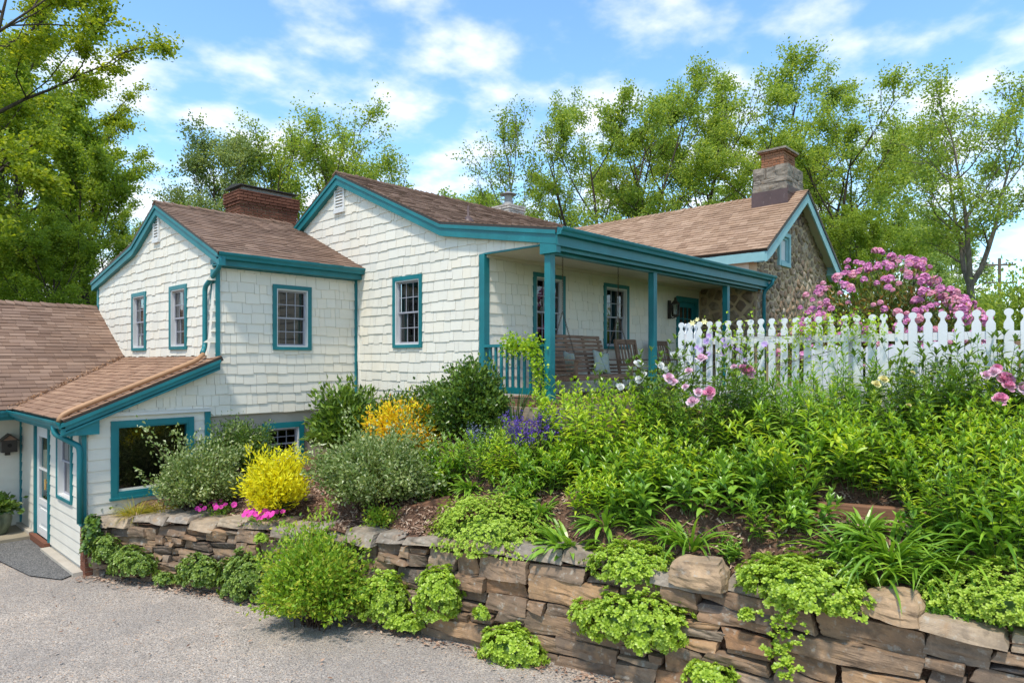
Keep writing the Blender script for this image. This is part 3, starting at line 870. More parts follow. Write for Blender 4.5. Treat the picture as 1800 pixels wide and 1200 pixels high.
def ridge_caps(parent, a, b, mat, seed=5, expo=.16, w=.13, slopes=(.46, .46), side=(0, 1, 0)):
    """folded cap shingles along a ridge from a to b"""
    rr = random.Random(seed); a = Vector(a); b = Vector(b); d = (b - a); L = d.length; d.normalize()
    sd = Vector(side); m = MB(); t = 0
    while t < L:
        e = min(t + expo + .08, L); z0 = .04 + rr.uniform(0, .02); z1 = .018
        w1 = w * rr.uniform(.9, 1.1)
        p0 = a + d * t; p1 = a + d * e
        for s, sl in ((-1, slopes[0]), (1, slopes[1])):
            q = [p0 + Vector((0, 0, z0)), p1 + Vector((0, 0, z1)), p1 + sd * s * w1 + Vector((0, 0, z1 - w1 * sl)), p0 + sd * s * w1 + Vector((0, 0, z0 - w1 * sl))]
            m.poly(q); m.poly([q[0], q[3], q[3] - Vector((0, 0, .03)), q[0] - Vector((0, 0, .03))])
            m.poly([q[3], q[2], q[2] - Vector((0, 0, .03)), q[3] - Vector((0, 0, .03))])
        t += expo
    o = m.obj("ridge_cap", mat, parent); o["kind"] = "stuff"; return o
def gutter(parent, a, b, out, mat, w=.12, h=.11, label=None):
    """K-style gutter from a to b, opening outwards along 'out' (horizontal unit vector); a,b at the top back edge"""
    a = Vector(a); b = Vector(b); o = Vector(out); z = Vector((0, 0, 1))
    prof = [(0, 0), (0, -h), (w * .62, -h), (w * .72, -h * .62), (w * .93, -h * .38), (w, -h * .12), (w, 0), (w * .93, 0), (w * .9, -h * .1), (w * .85, -h * .36), (.03, -h + .02), (.012, 0)]
    m = MB()
    m.extrude([a + o * x + z * y for x, y in prof], b - a)
    return m.obj("gutter", mat, parent)
def brick_stack(name, parent, x0, x1, y0, y1, z0, z1, mat, bw=.2, bh=.066, seed=1, corbel=(), joint=.015, as_parts=False):
    """bricks laid round a chimney core; far too small to pick apart, joined in one part"""
    rr = random.Random(seed); core = MB(); core.box(x0 + .02, x1 - .02, y0 + .02, y1 - .02, z0, z1 - .01)
    ch = core.obj(name, M["mortar"] if mat != "brick_white" else M["brick_white"], parent)
    m = MB(); z = z0; row = 0
    while z < z1 - .02:
        e = 0.0
        for zc, ee in corbel:
            if z >= zc: e = ee
        X0, X1, Y0, Y1 = x0 - e, x1 + e, y0 - e, y1 + e
        zt = min(z + bh - joint, z1)
        for axis in (0, 1):
            A, B = (X0, X1) if axis == 0 else (Y0, Y1)
            u = A - (bw / 2 if row % 2 else 0)
            while u < B:
                a, b = max(u, A), min(u + bw - joint, B); u += bw
                if b - a < .02: continue
                pr = rr.uniform(-.003, .003)
                if axis == 0:
                    m.box(a, b, Y0 + pr, Y0 + .09, z, zt); m.box(a, b, Y1 - .09, Y1 + pr, z, zt)
                else:
                    m.box(X0 + pr, X0 + .085, a + .002, b - .002, z + .0012, zt - .0012); m.box(X1 - .085, X1 + pr, a + .002, b - .002, z + .0012, zt - .0012)
        z += bh; row += 1
    o = m.obj("brickwork", M[mat], ch); o["kind"] = "stuff"
    return ch
def vent(fr, parent, u0, u1, z0, z1):
    m = MB(); f = .045
    fbox(m, fr, u0, u0 + f, z0, z1, -.01, .05); fbox(m, fr, u1 - f, u1, z0, z1, -.01, .05)
    fbox(m, fr, u0 + f, u1 - f, z1 - f, z1, -.01, .05); fbox(m, fr, u0 - .01, u1 + .01, z0 - .03, z0 + f, -.01, .065)
    v = m.obj("gable_vent", M["white"], parent)
    m = MB(); fbox(m, fr, u0 + f, u1 - f, z0 + f, z1 - f, .002, .006); m.obj("backing", M["dark"], v)
    n = 7
    for i in range(n):
        z = z0 + f + (z1 - z0 - 2 * f) * (i + .2) / n
        m = MB()
        m.hexa([fr.p(u0 + f, z, .04), fr.p(u1 - f, z, .04), fr.p(u1 - f, z, .048), fr.p(u0 + f, z, .048),
                fr.p(u0 + f, z + .042, .012), fr.p(u1 - f, z + .042, .012), fr.p(u1 - f, z + .042, .02), fr.p(u0 + f, z + .042, .02)])
        m.obj("slat", M["white"], v)

# ------------------------------------------------------------------ the shingled house
EXT = {}
house = thing("shingled_house", (7.7, 9.5, 1.6), "cream shingled house with teal trim, two west gables and a front porch", "house")
W1X, S1Y, W2X, S2Y = 4.92, 11.54, 7.73, 7.86
PY = 6.46                                             # line of the porch posts
W1E = [(11.30, 5.03), (14.14, 6.30), (15.52, 5.65), (18.30, 5.10)]
W2E = [(6.22, 5.16), (8.83, 5.60), (12.10, 7.07), (13.80, 6.22), (15.0, 5.6)]
def lerp_profile(pts):
    xs = [p[0] for p in pts]; zs = [p[1] for p in pts]
    return lambda y: float(np.interp(y, xs, zs))
w1_top = lerp_profile(W1E); w2_top = lerp_profile(W2E)
ROOF_T = .10
# west wall of the lower block
f1 = Frame((W1X, 0, 0), (0, 1, 0), (-1, 0, 0))
win1 = [(12.79, 13.62, 3.41, 4.62), (14.90, 15.74, 3.41, 4.63)]
h1 = [hole(*w) for w in win1]
zb1 = lambda y: 3.24 if y < 16.2 else 3.24 + (y - 16.2) * .62
wall = wall_backing(f1, [11.66, 14.14, 15.52, 16.2, 18.15], zb1, lambda y: w1_top(y) - ROOF_T, h1, M["cream_board"], "wall", house)
shingle_rows(f1, wall, 11.75, 18.15, 3.30, 6.4, zb1, lambda y: w1_top(y) - ROOF_T, h1, seed=21)
for w in win1: window(f1, house, *w)
vent(f1, house, 14.13, 14.44, 5.58, 6.06)
# south wall of the lower block, running on over the sun room
f2 = Frame((0, S1Y, 0), (1, 0, 0), (0, -1, 0))
win2 = [(5.92, 6.70, 3.40, 4.60)]
h2 = [hole(*w) for w in win2]
leanz = lambda x: 2.33 + (x - 2.62) * (3.27 - 2.33) / 2.30
zt2 = lambda x: 4.92 if x > W1X - .001 else leanz(x) - .12
zb2 = lambda x: 2.40 if x < 4.78 else 2.25
wall = wall_backing(f2, [2.96, 4.78, W1X, W2X], zb2, zt2, h2, M["cream_board"], "wall", house)
shingle_rows(f2, wall, 2.98, W2X, 2.275, 4.95, zb2, zt2, h2, seed=22)
for w in win2: window(f2, house, *w)
m = MB(); fbox(m, f2, 2.98, 4.80, 2.345, 2.395, -.02, .05); fbox(m, f2, 2.98, 4.80, 2.395, 2.405, -.02, .06); m.obj("drip_board", M["white"], house)
# foundation under it, with the basement window
f2b = Frame((0, S1Y + .05, 0), (1, 0, 0), (0, -1, 0))
bw = (5.75, 6.57, 1.28, 2.06); hb = [hole(*bw)]
wall_backing(f2b, [4.70, W2X + .1], lambda x: .6, lambda x: 2.30, hb, M["concrete"], "foundation_wall", house, thick=.16)
window(f2b, house, *bw, cas=.10, rows=(2, 2), cols=3, curtain=False)
# west wall of the taller block
f3 = Frame((W2X, 0, 0), (0, 1, 0), (-1, 0, 0))
win3 = [(9.44, 10.30, 3.44, 4.77)]; h3 = [hole(*w) for w in win3]
def zb3(y):
    if y < 7.86: return 4.97
    if y < S1Y: return 1.9
    return min(5.14 + (y - 11.54) * .447, 6.3) - .02
zt3 = lambda y: w2_top(y) - ROOF_T
wall = wall_backing(f3, [6.60, 7.859, 7.861, 8.83, S1Y - .001, S1Y + .001, 12.10, 13.75], zb3, zt3, h3, M["cream_board"], "wall", house)
shingle_rows(f3, wall, 6.60, 13.75, 1.95, 7.1, zb3, zt3, h3 + [(7.85, 7.98, 1.5, 4.95)], seed=23)
for w in win3: window(f3, house, *w)
vent(f3, house, 11.93, 12.30, 6.30, 6.82)
# wall under the porch roof
f4 = Frame((0, S2Y, 0), (1, 0, 0), (0, -1, 0))
win4 = [(8.93, 9.83, 3.40, 4.78), (11.08, 11.98, 3.44, 4.77)]
door4 = (13.98, 15.02, 2.60, 4.71)
h4 = [hole(*w) for w in win4] + [(13.99, 15.01, 2.5, 4.70)]
wall = wall_backing(f4, [W2X, 15.13], lambda x: 2.3, lambda x: 4.96, h4, M["cream_board"], "wall", house)
shingle_rows(f4, wall, W2X + .05, 15.11, 2.40, 4.95, lambda x: 2.35, lambda x: 4.95, h4, seed=24)
for w in win4: window(f4, house, *w)
# porch door: casing, leaf with nine lites over panels
m = MB(); fbox(m, f4, 13.98, 14.09, 2.6, 4.71, -.02, .045); fbox(m, f4, 14.91, 15.02, 2.6, 4.71, -.02, .045); fbox(m, f4, 14.09, 14.91, 4.59, 4.71, -.02, .045)
door = m.obj("door", M["teal"], house)
m = MB()
fbox(m, f4, 14.09, 14.20, 2.62, 4.59, -.06, -.02); fbox(m, f4, 14.80, 14.91, 2.62, 4.59, -.06, -.02)
for z0, z1 in ((4.47, 4.59), (3.50, 3.66), (2.62, 2.80)): fbox(m, f4, 14.20, 14.80, z0, z1, -.06, -.02)
fbox(m, f4, 14.20, 14.80, 2.80, 3.50, -.055, -.035)
m.obj("leaf", M["teal"], door)
for i in (1, 2):
    m = MB(); x = 14.20 + .2 * i; fbox(m, f4, x - .012, x + .012, 3.66, 4.47, -.05, -.024); m.obj("muntin", M["teal"], door)
    m = MB(); z = 3.66 + .27 * i; fbox(m, f4, 14.20, 14.80, z - .012, z + .012, -.048, -.026); m.obj("muntin", M["teal"], door)
m = MB(); m.quad(f4.p(14.20, 3.66, -.045), f4.p(14.80, 3.66, -.045), f4.p(14.80, 4.47, -.045), f4.p(14.20, 4.47, -.045)); m.obj("pane", M["glass"], door)
m = MB(); fbox(m, f4, 14.0, 15.0, 2.5, 4.7, -.5, -.45); m.obj("interior", M["dark"], door)
m = MB(); m.tube([f4.p(14.14, 3.58, -.02), f4.p(14.14, 3.58, .03)], .03, 10); m.obj("knob", M["brass"], door)
# corner boards
def vboard(x0, x1, y0, y1, z0, z1, mat="teal", name="corner_board", par=None):
    return one_box(name, M[mat], par or house, x0, x1, y0, y1, z0, z1)
m = MB(); m.box(W1X - .03, W1X + .04, S1Y - .03, S1Y + .20, 3.12, 4.95); m.obj("corner_board", M["teal"], house)
vboard(W1X - .03, W1X + .02, 18.06, 18.18, 4.3, 5.12)
vboard(W2X - .06, W2X - .022, S1Y - .06, S1Y + .02, 1.6, 4.93)
vboard(W2X - .03, W2X + .09, S2Y - .03, S2Y + .09, 1.9, 4.96)
m = MB(); fbox(m, f2, 4.71, 4.80, 1.2, 2.345, -.01, .035); m.obj("corner_board", M["teal"], house)
# roofs
rf = roof_plane("roof", house, (4.80, 11.22, 5.02), (W2X, 11.22, 5.02), (W2X, 14.14, 6.31), (4.80, 14.14, 6.31), M["roof"], seed=31)
ridge_caps(rf, (4.80, 14.14, 6.32), (W2X, 14.14, 6.32), M["roof"])
roof_plane("roof", house, (12, 18.36, 5.10), (4.80, 18.36, 5.10), (4.80, 15.52, 5.66), (12, 15.52, 5.66), M["roof"], seed=32)
roof_plane("roof", house, (12, 15.52, 5.66), (4.80, 15.52, 5.66), (4.80, 14.14, 6.31), (12, 14.14, 6.31), M["roof"], seed=33)
rf2 = roof_plane("roof", house, (7.60, 8.83, 5.61), (15.13, 8.83, 5.61), (15.13, 12.10, 7.08), (7.60, 12.10, 7.08), M["roof"], seed=34)
ridge_caps(rf2, (7.60, 12.10, 7.09), (15.0, 12.10, 7.09), M["roof"], seed=8)
roof_plane("roof", house, (7.60, 6.20, 5.15), (15.50, 6.20, 5.15), (15.50, 8.83, 5.61), (7.60, 8.83, 5.61), M["roof"], seed=35)
roof_plane("roof", house, (15.13, 15.2, 5.5), (7.60, 15.2, 5.5), (7.60, 12.10, 7.08), (15.13, 12.10, 7.08), M["roof"], seed=36)
# rake boards on the two west gables
def rake(pts, x, w, th, mat, par, drop=.035):
    """board following a roof line (list of (y, z)) on the plane x"""
    for (y0, z0), (y1, z1) in zip(pts[:-1], pts[1:]):
        m = MB(); z0 -= drop; z1 -= drop
        m.extrude([(x, y0, z0), (x, y1, z1), (x, y1, z1 - w), (x, y0, z0 - w)], (th, 0, 0))
        m.extrude([(x - .022, y0, z0), (x - .022, y1, z1), (x - .022, y1, z1 - w * .30), (x - .022, y0, z0 - w * .30)], (.022, 0, 0))
        m.obj("rake_board", mat, par)
rake([(11.24, 5.03), (14.14, 6.30)], 4.82, .19, .115, M["teal"], house)
rake([(14.14, 6.30), (15.52, 5.65), (18.34, 5.10)], 4.82, .19, .115, M["teal"], house)
rake([(6.24, 5.155), (8.83, 5.60), (12.10, 7.07)], 7.615, .20, .125, M["teal"], house)
rake([(12.10, 7.07), (13.80, 6.22)], 7.615, .20, .125, M["teal"], house)
# eaves: soffit, fascia, gutters, downspouts
def eave(par, x0, x1, yf, yw, ztop, depth, mat="teal"):
    m = MB(); m.box(x0, x1, yf, yf + .03, ztop - depth, ztop); m.obj("fascia", M[mat], par)
    m = MB(); m.box(x0, x1, yf + .03, yw, ztop - depth - .004, ztop - depth + .016); m.obj("soffit", M[mat], par)
eave(house, 4.83, W2X - .02, 11.33, S1Y - .001, 4.98, .16)
gutter(house, (4.82, 11.328, 5.03), (W2X + .02, 11.328, 5.03), (0, -1, 0), M["teal"])
m = MB(); m.box(4.83, W2X - .03, S1Y - .05, S1Y - .026, 4.80, 4.86); m.obj("frieze_board", M["teal"], house)
gutter(house, (7.60, 6.215, 5.16), (15.52, 6.215, 5.16), (0, -1, 0), M["teal"])
m = MB(); m.box(7.62, 15.50, 6.22, 6.25, 4.90, 5.10); m.box(7.64, 15.48, 6.25, 6.40, 4.895, 4.915)
m.box(7.66, 15.46, 6.29, 6.31, 4.84, 4.895); m.obj("fascia", M["teal"], house)
m = MB(); m.box(7.70, 15.40, PY - .06, PY + .06, 4.80, 5.00); m.obj("porch_beam", M["teal"], house)
m = MB(); m.box(7.62, 7.72, 6.24, PY + .10, 4.80, 5.05); m.obj("beam_end", M["teal"], house)
m = MB(); m.box(W2X - .02, W2X + .02, PY + .10, S2Y, 4.945, 4.972); m.obj("beam_strip", M["teal"], house)
m = MB(); m.box(W2X + .02, 15.12, PY + .061, S2Y + .02, 4.955, 4.985); m.obj("porch_ceiling", M["soffit"], house)
m = MB(); m.box(W2X + .03, 15.12, S2Y - .05, S2Y - .026, 4.90, 4.955); m.obj("crown_moulding", M["soffit"], house)
for x in (7.735, 10.66, 13.64):
    m = MB(); m.box(x - .057, x + .057, PY - .057, PY + .057, 2.55, 4.80); m.box(x - .066, x + .066, PY - .066, PY + .066, 2.60, 2.74)
    m.obj("porch_post", M["teal"], house)
m = MB(); m.box(W2X - .04, 15.2, 6.36, S2Y + .1, 2.50, 2.60); m.obj("porch_floor", M["wood"], house)
for k, (a, b, c, d) in enumerate([(7.45, 8.6, 2.30, 2.50), (8.62, 9.9, 2.28, 2.50), (7.3, 8.2, 2.10, 2.29), (8.25, 9.6, 2.08, 2.28), (9.92, 11.4, 2.28, 2.5)]):
    m = MB(); m.box(a, b, 6.30 - (.05 if c < 2.2 else 0), 7.8, c, d); m.obj("porch_step_stone", M["cap_stone"], house)
m = MB(); m.box(7.60, 7.75, 6.5, 7.86, 2.05, 2.52); m.obj("porch_skirt", M["timber"], house)
# porch railing
m = MB(); m.box(W2X - .045, W2X + .045, PY + .06, S2Y - .03, 3.42, 3.465); rail = m.obj("railing", M["teal"], house)
m = MB(); m.box(W2X - .03, W2X + .03, PY + .06, S2Y - .03, 2.68, 2.78); m.obj("bottom_rail", M["teal"], rail)
for i in range(10):
    y = PY + .13 + i * .125
    m = MB(); m.box(W2X - .019, W2X + .019, y - .019, y + .019, 2.78, 3.42); m.obj("baluster", M["teal"], rail)
def downspout(par, pts, mat="teal", r=.042):
    # round the bends a little
    P = [Vector(p) for p in pts]; out = [P[0]]
    for i in range(1, len(P) - 1):
        a = (P[i - 1] - P[i]); b = (P[i + 1] - P[i]); q = min(.09, a.length * .4, b.length * .4)
        a.normalize(); b.normalize()
        for t in (0, .33, .66, 1):
            out.append(P[i] + a * q * (1 - t) ** 2 + b * q * t ** 2)
    out.append(P[-1]); m = MB(); m.tube(out, r, 10); return m.obj("downspout", M[mat], par, smooth=True)
downspout(house, [(4.86, 11.27, 4.95), (4.86, 11.30, 4.78), (4.83, 11.82, 4.48), (4.83, 11.82, 3.44), (4.72, 11.66, 3.33)])
downspout(house, [(15.36, 6.15, 5.10), (15.36, 6.15, 4.98), (15.30, 6.32, 4.80), (15.30, 6.32, 2.7)])
# vent pipe on the roof
m = MB(); m.lathe([(.12, -.02), (.10, .02), (.035, .09), (.022, .10), (.022, .30), (.0, .30)], (9.0, 9.6, 5.94), 12); m.obj("vent_pipe", M["flash"], rf2, smooth=True)
# chimneys of the house
bc = brick_stack("chimney", rf, 6.56, 7.92, 14.22, 14.95, 5.7, 6.92, "brick", seed=2, corbel=((6.60, .02), (6.68, .04)))
bc["label"] = "wide red brown brick chimney"
m = MB(); m.box(6.66, 7.82, 14.30, 14.87, 6.93, 7.02); m.obj("chimney_crown", M["galv"], bc)
m = MB(); m.extrude([(6.55, 14.18, 7.04), (6.55, 14.6, 7.10), (6.55, 14.99, 7.04), (6.55, 14.99, 7.02), (6.55, 14.18, 7.02)], (1.38, 0, 0)); m.obj("chimney_cap", M["metal_dark"], bc)
wc = brick_stack("chimney", rf2, 13.3, 13.93, 12.55, 13.2, 6.4, 7.52, "brick_white", seed=3, corbel=((7.38, .02),))
wc["label"] = "small white painted brick chimney"
m = MB(); m.lathe([(.17, 0), (.14, .10), (.12, .10)], (13.6, 12.87, 7.52), 12); m.lathe([(.11, .08), (.11, .30), (.09, .30)], (13.6, 12.87, 7.52), 12)
m.lathe([(.24, .33), (.0, .43)], (13.6, 12.87, 7.52), 12); m.lathe([(.24, .32), (.24, .33)], (13.6, 12.87, 7.52), 12); m.obj("chimney_cap", M["galv"], wc)
# wall shingles: the 300 that show largest are parts of their own, the rest joined per wall
SHING.sort(key=lambda s: -s[2])
rest = {}
for i, (w, c, a) in enumerate(SHING):
    if i < 300:
        m = MB(); m.hexa(c); m.obj("shingle", M["cream"], w)
    else:
        rest.setdefault(w.name, (w, MB()))[1].hexa(c)
for w, m in rest.values():
    o = m.obj("shingle_rows", M["cream"], w); o["kind"] = "stuff"
# ------------------------------------------------------------------ the low clapboard annex with the sun room
annex = thing("clapboard_annex", (2.94, 13.5, 0), "low cream clapboard annex with brown roof and white storm door", "annex")
LX = 2.94
fa = Frame((LX, 0, 0), (0, 1, 0), (-1, 0, 0))
da = (13.47, 14.52, 0.02, 2.13); wa = (12.10, 12.99, .96, 2.19)
ha = [(13.48, 14.51, -.1, 2.12), hole(*wa)]
wl = wall_backing(fa, [11.56, 15.70], lambda y: -.03, lambda y: 2.36, ha, M["cream_board"], "wall", annex)
clapboards(fa, wl, 11.66, 15.64, .10, 2.33, ha)
window(fa, annex, *wa, cas=.06, curtain=False, lower_grid=False, rows=(1, 1), cols=1)
# storm door
m = MB(); fbox(m, fa, 13.47, 13.55, .02, 2.13, -.02, .04); fbox(m, fa, 14.44, 14.52, .02, 2.13, -.02, .04); fbox(m, fa, 13.55, 14.44, 2.05, 2.13, -.02, .04)
door = m.obj("door", M["teal"], annex)
m = MB()
a, b = 13.555, 14.435
fbox(m, fa, a, a + .12, .12, 2.04, -.05, 0); fbox(m, fa, b - .12, b, .12, 2.04, -.05, 0)
for z0, z1 in ((1.86, 2.04), (1.28, 1.31), (.66, .76), (.12, .26)): fbox(m, fa, a + .12, b - .12, z0, z1, -.05, 0)
fbox(m, fa, a + .12, b - .12, .26, .66, -.045, -.02); fbox(m, fa, a + .19, b - .19, .33, .59, -.02, -.006)
m.obj("leaf", M["white"], door)
m = MB(); pane(m, fa, a + .12, b - .12, .76, 1.86, -.025); m.obj("pane", M["glass"], door)
m = MB(); fbox(m, fa, 13.5, 14.5, .0, 2.1, -.5, -.45); m.obj("interior", M["curtain"], door)
m = MB(); m.tube([fa.p(13.62, 1.18, .05), fa.p(13.62, 1.0, .05)], .014, 8); fbox(m, fa, 13.60, 13.64, .96, 1.24, 0, .012); m.tube([fa.p(13.62, 1.12, .0), fa.p(13.62, 1.12, .05)], .012, 8); m.obj("handle", M["brass"], door)
m = MB(); m.box(LX - .10, LX - .02, 13.45, 14.54, 0.0, .115); m.obj("brick_sill", M["brick"], annex)
one_box("base_kerb", M["concrete"], annex, LX - .16, LX - .022, 11.5, 13.44, -.02, .06); one_box("base_kerb", M["concrete"], annex, LX - .10, LX - .022, 14.56, 15.6, -.02, .13)
m = MB(); m.box(LX - .045, LX + .02, 11.50, 11.66, .72, 2.33); m.obj("corner_board", M["teal"], annex)
m = MB(); m.box(LX - .04, LX + .06, 15.56, 15.68, .02, 2.33); m.obj("corner_board", M["teal"], annex)
# south wall of the sun room
fs = Frame((0, S1Y + .015, 0), (1, 0, 0), (0, -1, 0))
pw = (3.29, 4.53, 1.08, 2.27); hs = [hole(*pw)]
wl = wall_backing(fs, [LX, 4.76], lambda x: .3, lambda x: 2.36, hs, M["cream_board"], "wall", annex)
clapboards(fs, wl, LX + .045, 4.71, .52, 2.34, hs)
window(fs, annex, *pw, cas=.09, single=True, curtain=False, label="large single-pane picture window")
m = MB(); fbox(m, fs, 3.27, 4.55, 1.05, 1.085, -.02, .08); m.obj("window_sill", M["teal"], annex)
# brick pier at the corner, brick by brick
pier = MB(); pier.box(LX - .02, LX + .24, S1Y - .13, S1Y + .09, -.02, .74); pier = pier.obj("brick_pier", M["mortar"], annex)
for r in range(11):
    z = r * .068
    for (x0, x1, y0, y1) in ([(LX - .03, LX + .17, S1Y - .14, S1Y - .04), (LX + .18, LX + .25, S1Y - .14, S1Y - .04), (LX - .0305, LX + .07, S1Y - .03, S1Y + .10)] if r % 2 else
                             [(LX - .03, LX + .07, S1Y - .14, S1Y + .06), (LX + .08, LX + .25, S1Y - .14, S1Y - .04), (LX - .0305, LX + .07, S1Y + .07, S1Y + .10)]):
        m = MB(); e = random.uniform(-.003, .003); m.box(x0 + e, x1 + e, y0 + e, y1 + e, z + .004, z + .062); m.obj("brick", M["brick"], pier)
# recessed south wall of the annex
fb = Frame((0, 15.64, 0), (1, 0, 0), (0, -1, 0))
wl = wall_backing(fb, [-5, LX], lambda x: -.03, lambda x: 2.45, [], M["cream_board"], "wall", annex)
clapboards(fb, wl, -5, LX - .04, .09, 2.45, [])
m = MB(); m.box(-5, LX, 14.80, 15.66, 2.20, 2.215); m.obj("soffit", M["teal"], annex)
# roofs
rl = roof_plane("roof", annex, (2.62, 14.72, 2.335), (2.62, 11.34, 2.335), (4.92, 11.34, 3.275), (4.92, 16.27, 3.275), M["roof_warm"], seed=41, expo=.13)
ra = roof_plane("roof", annex, (-6, 14.70, 2.325), (2.62, 14.70, 2.325), (4.92, 16.25, 3.28), (-6, 16.25, 3.28), M["roof"], seed=42)
rb = roof_plane("roof", annex, (-6, 16.25, 3.28), (4.92, 16.25, 3.28), (4.92, 18.2, 4.48), (-6, 18.2, 4.48), M["roof"], seed=43)
roof_plane("roof", annex, (4.9, 21, 2.8), (-6, 21, 2.8), (-6, 18.2, 4.48), (4.9, 18.2, 4.48), M["roof"], seed=44)
ridge_caps(rb, (-6, 18.2, 4.49), (4.9, 18.2, 4.49), M["roof"], seed=9, slopes=(.61, .6))
# rake of the sun-room roof
m = MB()
m.extrude([(2.60, 11.36, 2.27), (4.90, 11.36, 3.21), (4.90, 11.36, 3.05), (2.60, 11.36, 2.11)], (0, .03, 0))
m.extrude([(2.60, 11.335, 2.285), (4.90, 11.335, 3.225), (4.90, 11.335, 3.17), (2.60, 11.335, 2.23)], (0, .025, 0)); m.obj("rake_board", M["teal"], annex)
m = MB(); m.extrude([(2.62, 11.39, 2.12), (3.10, 11.39, 2.315), (3.10, 11.39, 2.10), (2.62, 11.39, 2.10)], (0, .12, 0)); m.obj("rake_return", M["teal"], annex)
m = MB(); m.extrude([(2.66, 11.36, 2.17), (4.90, 11.36, 3.085), (4.90, 11.54, 3.085), (2.66, 11.54, 2.17)], (0, 0, .015)); m.obj("soffit", M["teal"], annex)
m = MB(); m.box(2.655, 2.68, 11.39, 14.72, 2.14, 2.29); m.box(2.68, 2.93, 11.52, 15.6, 2.17, 2.19); m.obj("fascia", M["teal"], annex)
gutter(annex, (2.652, 14.72, 2.325), (2.652, 11.36, 2.325), (-1, 0, 0), M["teal"])
gutter(annex, (-6, 14.735, 2.315), (2.56, 14.735, 2.315), (0, -1, 0), M["teal"])
m = MB(); m.box(-6, 2.66, 14.74, 14.765, 2.14, 2.29); m.obj("fascia", M["teal"], annex)
downspout(annex, [(2.60, 11.75, 2.25), (2.60, 11.72, 2.12), (2.86, 11.50, 1.93), (2.87, 11.49, 1.82), (2.87, 11.49, .78)])
downspout(annex, [(4.72, 11.62, 3.31), (4.55, 11.50, 3.20), (2.78, 11.50, 2.475), (2.64, 11.50, 2.40), (2.60, 11.5, 2.30)], mat="copper", r=.04)
# catkins and leaves caught in the valley
n = 420
tt = rng.uniform(0.02, .98, n); pos = np.array([[2.62, 14.70, 2.36]]) + tt[:, None] * np.array([[2.3, 1.55, .945]]) + rng.normal(0, .05, (n, 3)) * np.array([[1, 1, .18]])
bv = np.array([[-1, -.25, 0], [1, -.25, .1], [1, .25, 0], [-1, .25, .1]], float)
V, Fs = bake(bv, [np.array([[0, 1, 2, 3]])], rot_to(rng.normal(0, .5, (n, 3)) + np.array([[0, 0, 1.0]])), pos + np.array([[0, 0, .02]]), rng.uniform(.012, .035, n))
lit = link("valley_litter", np_mesh("valley_litter", V, Fs, [M["copper"]])); tag(lit, kind="stuff", label="tan fallen catkins in the roof valley above the storm door", cat="leaf litter")
# wall lantern shaped like a little house
bl = thing("wall_lantern", (2.71, 15.60, 1.62), "dark house-shaped lantern on cream clapboards above the potted plant", "lantern")
m = MB(); m.box(-.12, .12, -.20, -.02, -.13, .10); kid(m.obj("case", M["metal_dark"], bl, world=False), bl)
m = MB(); m.extrude([(-.16, -.23, .08), (0, -.23, .22), (.16, -.23, .08), (.13, -.23, .08), (0, -.23, .19), (-.13, -.23, .08)], (0, .22, 0)); m.obj("roof", M["metal_dark"], bl, world=False)
m = MB(); m.extrude([(-.12, -.20, .10), (.12, -.20, .10), (0, -.20, .195)], (0, .18, 0)); m.obj("gable", M["wood"], bl, world=False)
m = MB(); m.tube([(0, -.212, .0), (0, -.20, .0)], .035, 12); m.obj("opening", M["dark"], bl, world=False)
m = MB(); m.box(-.04, .04, -.03, .03, -.2, .15); m.obj("backplate", M["metal_dark"], bl, world=False)

# ------------------------------------------------------------------ the stone cottage
cot = thing("stone_cottage", (17.5, 9, 2.55), "brown rubble stone cottage with pale blue rakes and tan roof behind porch", "cottage")
GX0, GX1, GY = 15.13, 19.86, 6.42
RX, RZ, EZ = 17.55, 7.52, 5.74
gz = lambda x: RZ - abs(x - RX) * (RZ - EZ) / (RX - 14.95)
fg = Frame((0, GY, 0), (1, 0, 0), (0, -1, 0))
fw = Frame((GX0, 0, 0), (0, 1, 0), (-1, 0, 0))
gw = (16.33, 17.07, 5.53, 6.37)
gwall = wall_backing(fg, [GX0, RX, GX1], lambda x: 2.4, lambda x: gz(x) - .09, [hole(*gw)], M["rubble_mortar"], "wall", cot, thick=.3)
wwall = wall_backing(fw, [GY + .302, 14.0], lambda y: 2.4, lambda y: 5.62, [], M["rubble_mortar"], "wall", cot, thick=.3)
m = MB(); fbox(m, Frame((0, GY + 5, 0), (1, 0, 0), (0, 1, 0)), GX0, GX1, 2.4, 5.7, -.1, 0); m.obj("wall", M["rubble_mortar"], cot)
m = MB(); fbox(m, fw, GY + .18, 9.5, 5.13, 5.66, 0, .02); m.obj("siding", M["soffit"], cot)
def clip_poly(poly, p, n):
    out = []
    for i in range(len(poly)):
        a, b = poly[i], poly[(i + 1) % len(poly)]
        da = (a[0] - p[0]) * n[0] + (a[1] - p[1]) * n[1]; db = (b[0] - p[0]) * n[0] + (b[1] - p[1]) * n[1]
        if da <= 0: out.append(a)
        if da * db < 0:
            t = da / (da - db); out.append((a[0] + (b[0] - a[0]) * t, a[1] + (b[1] - a[1]) * t))
    return out
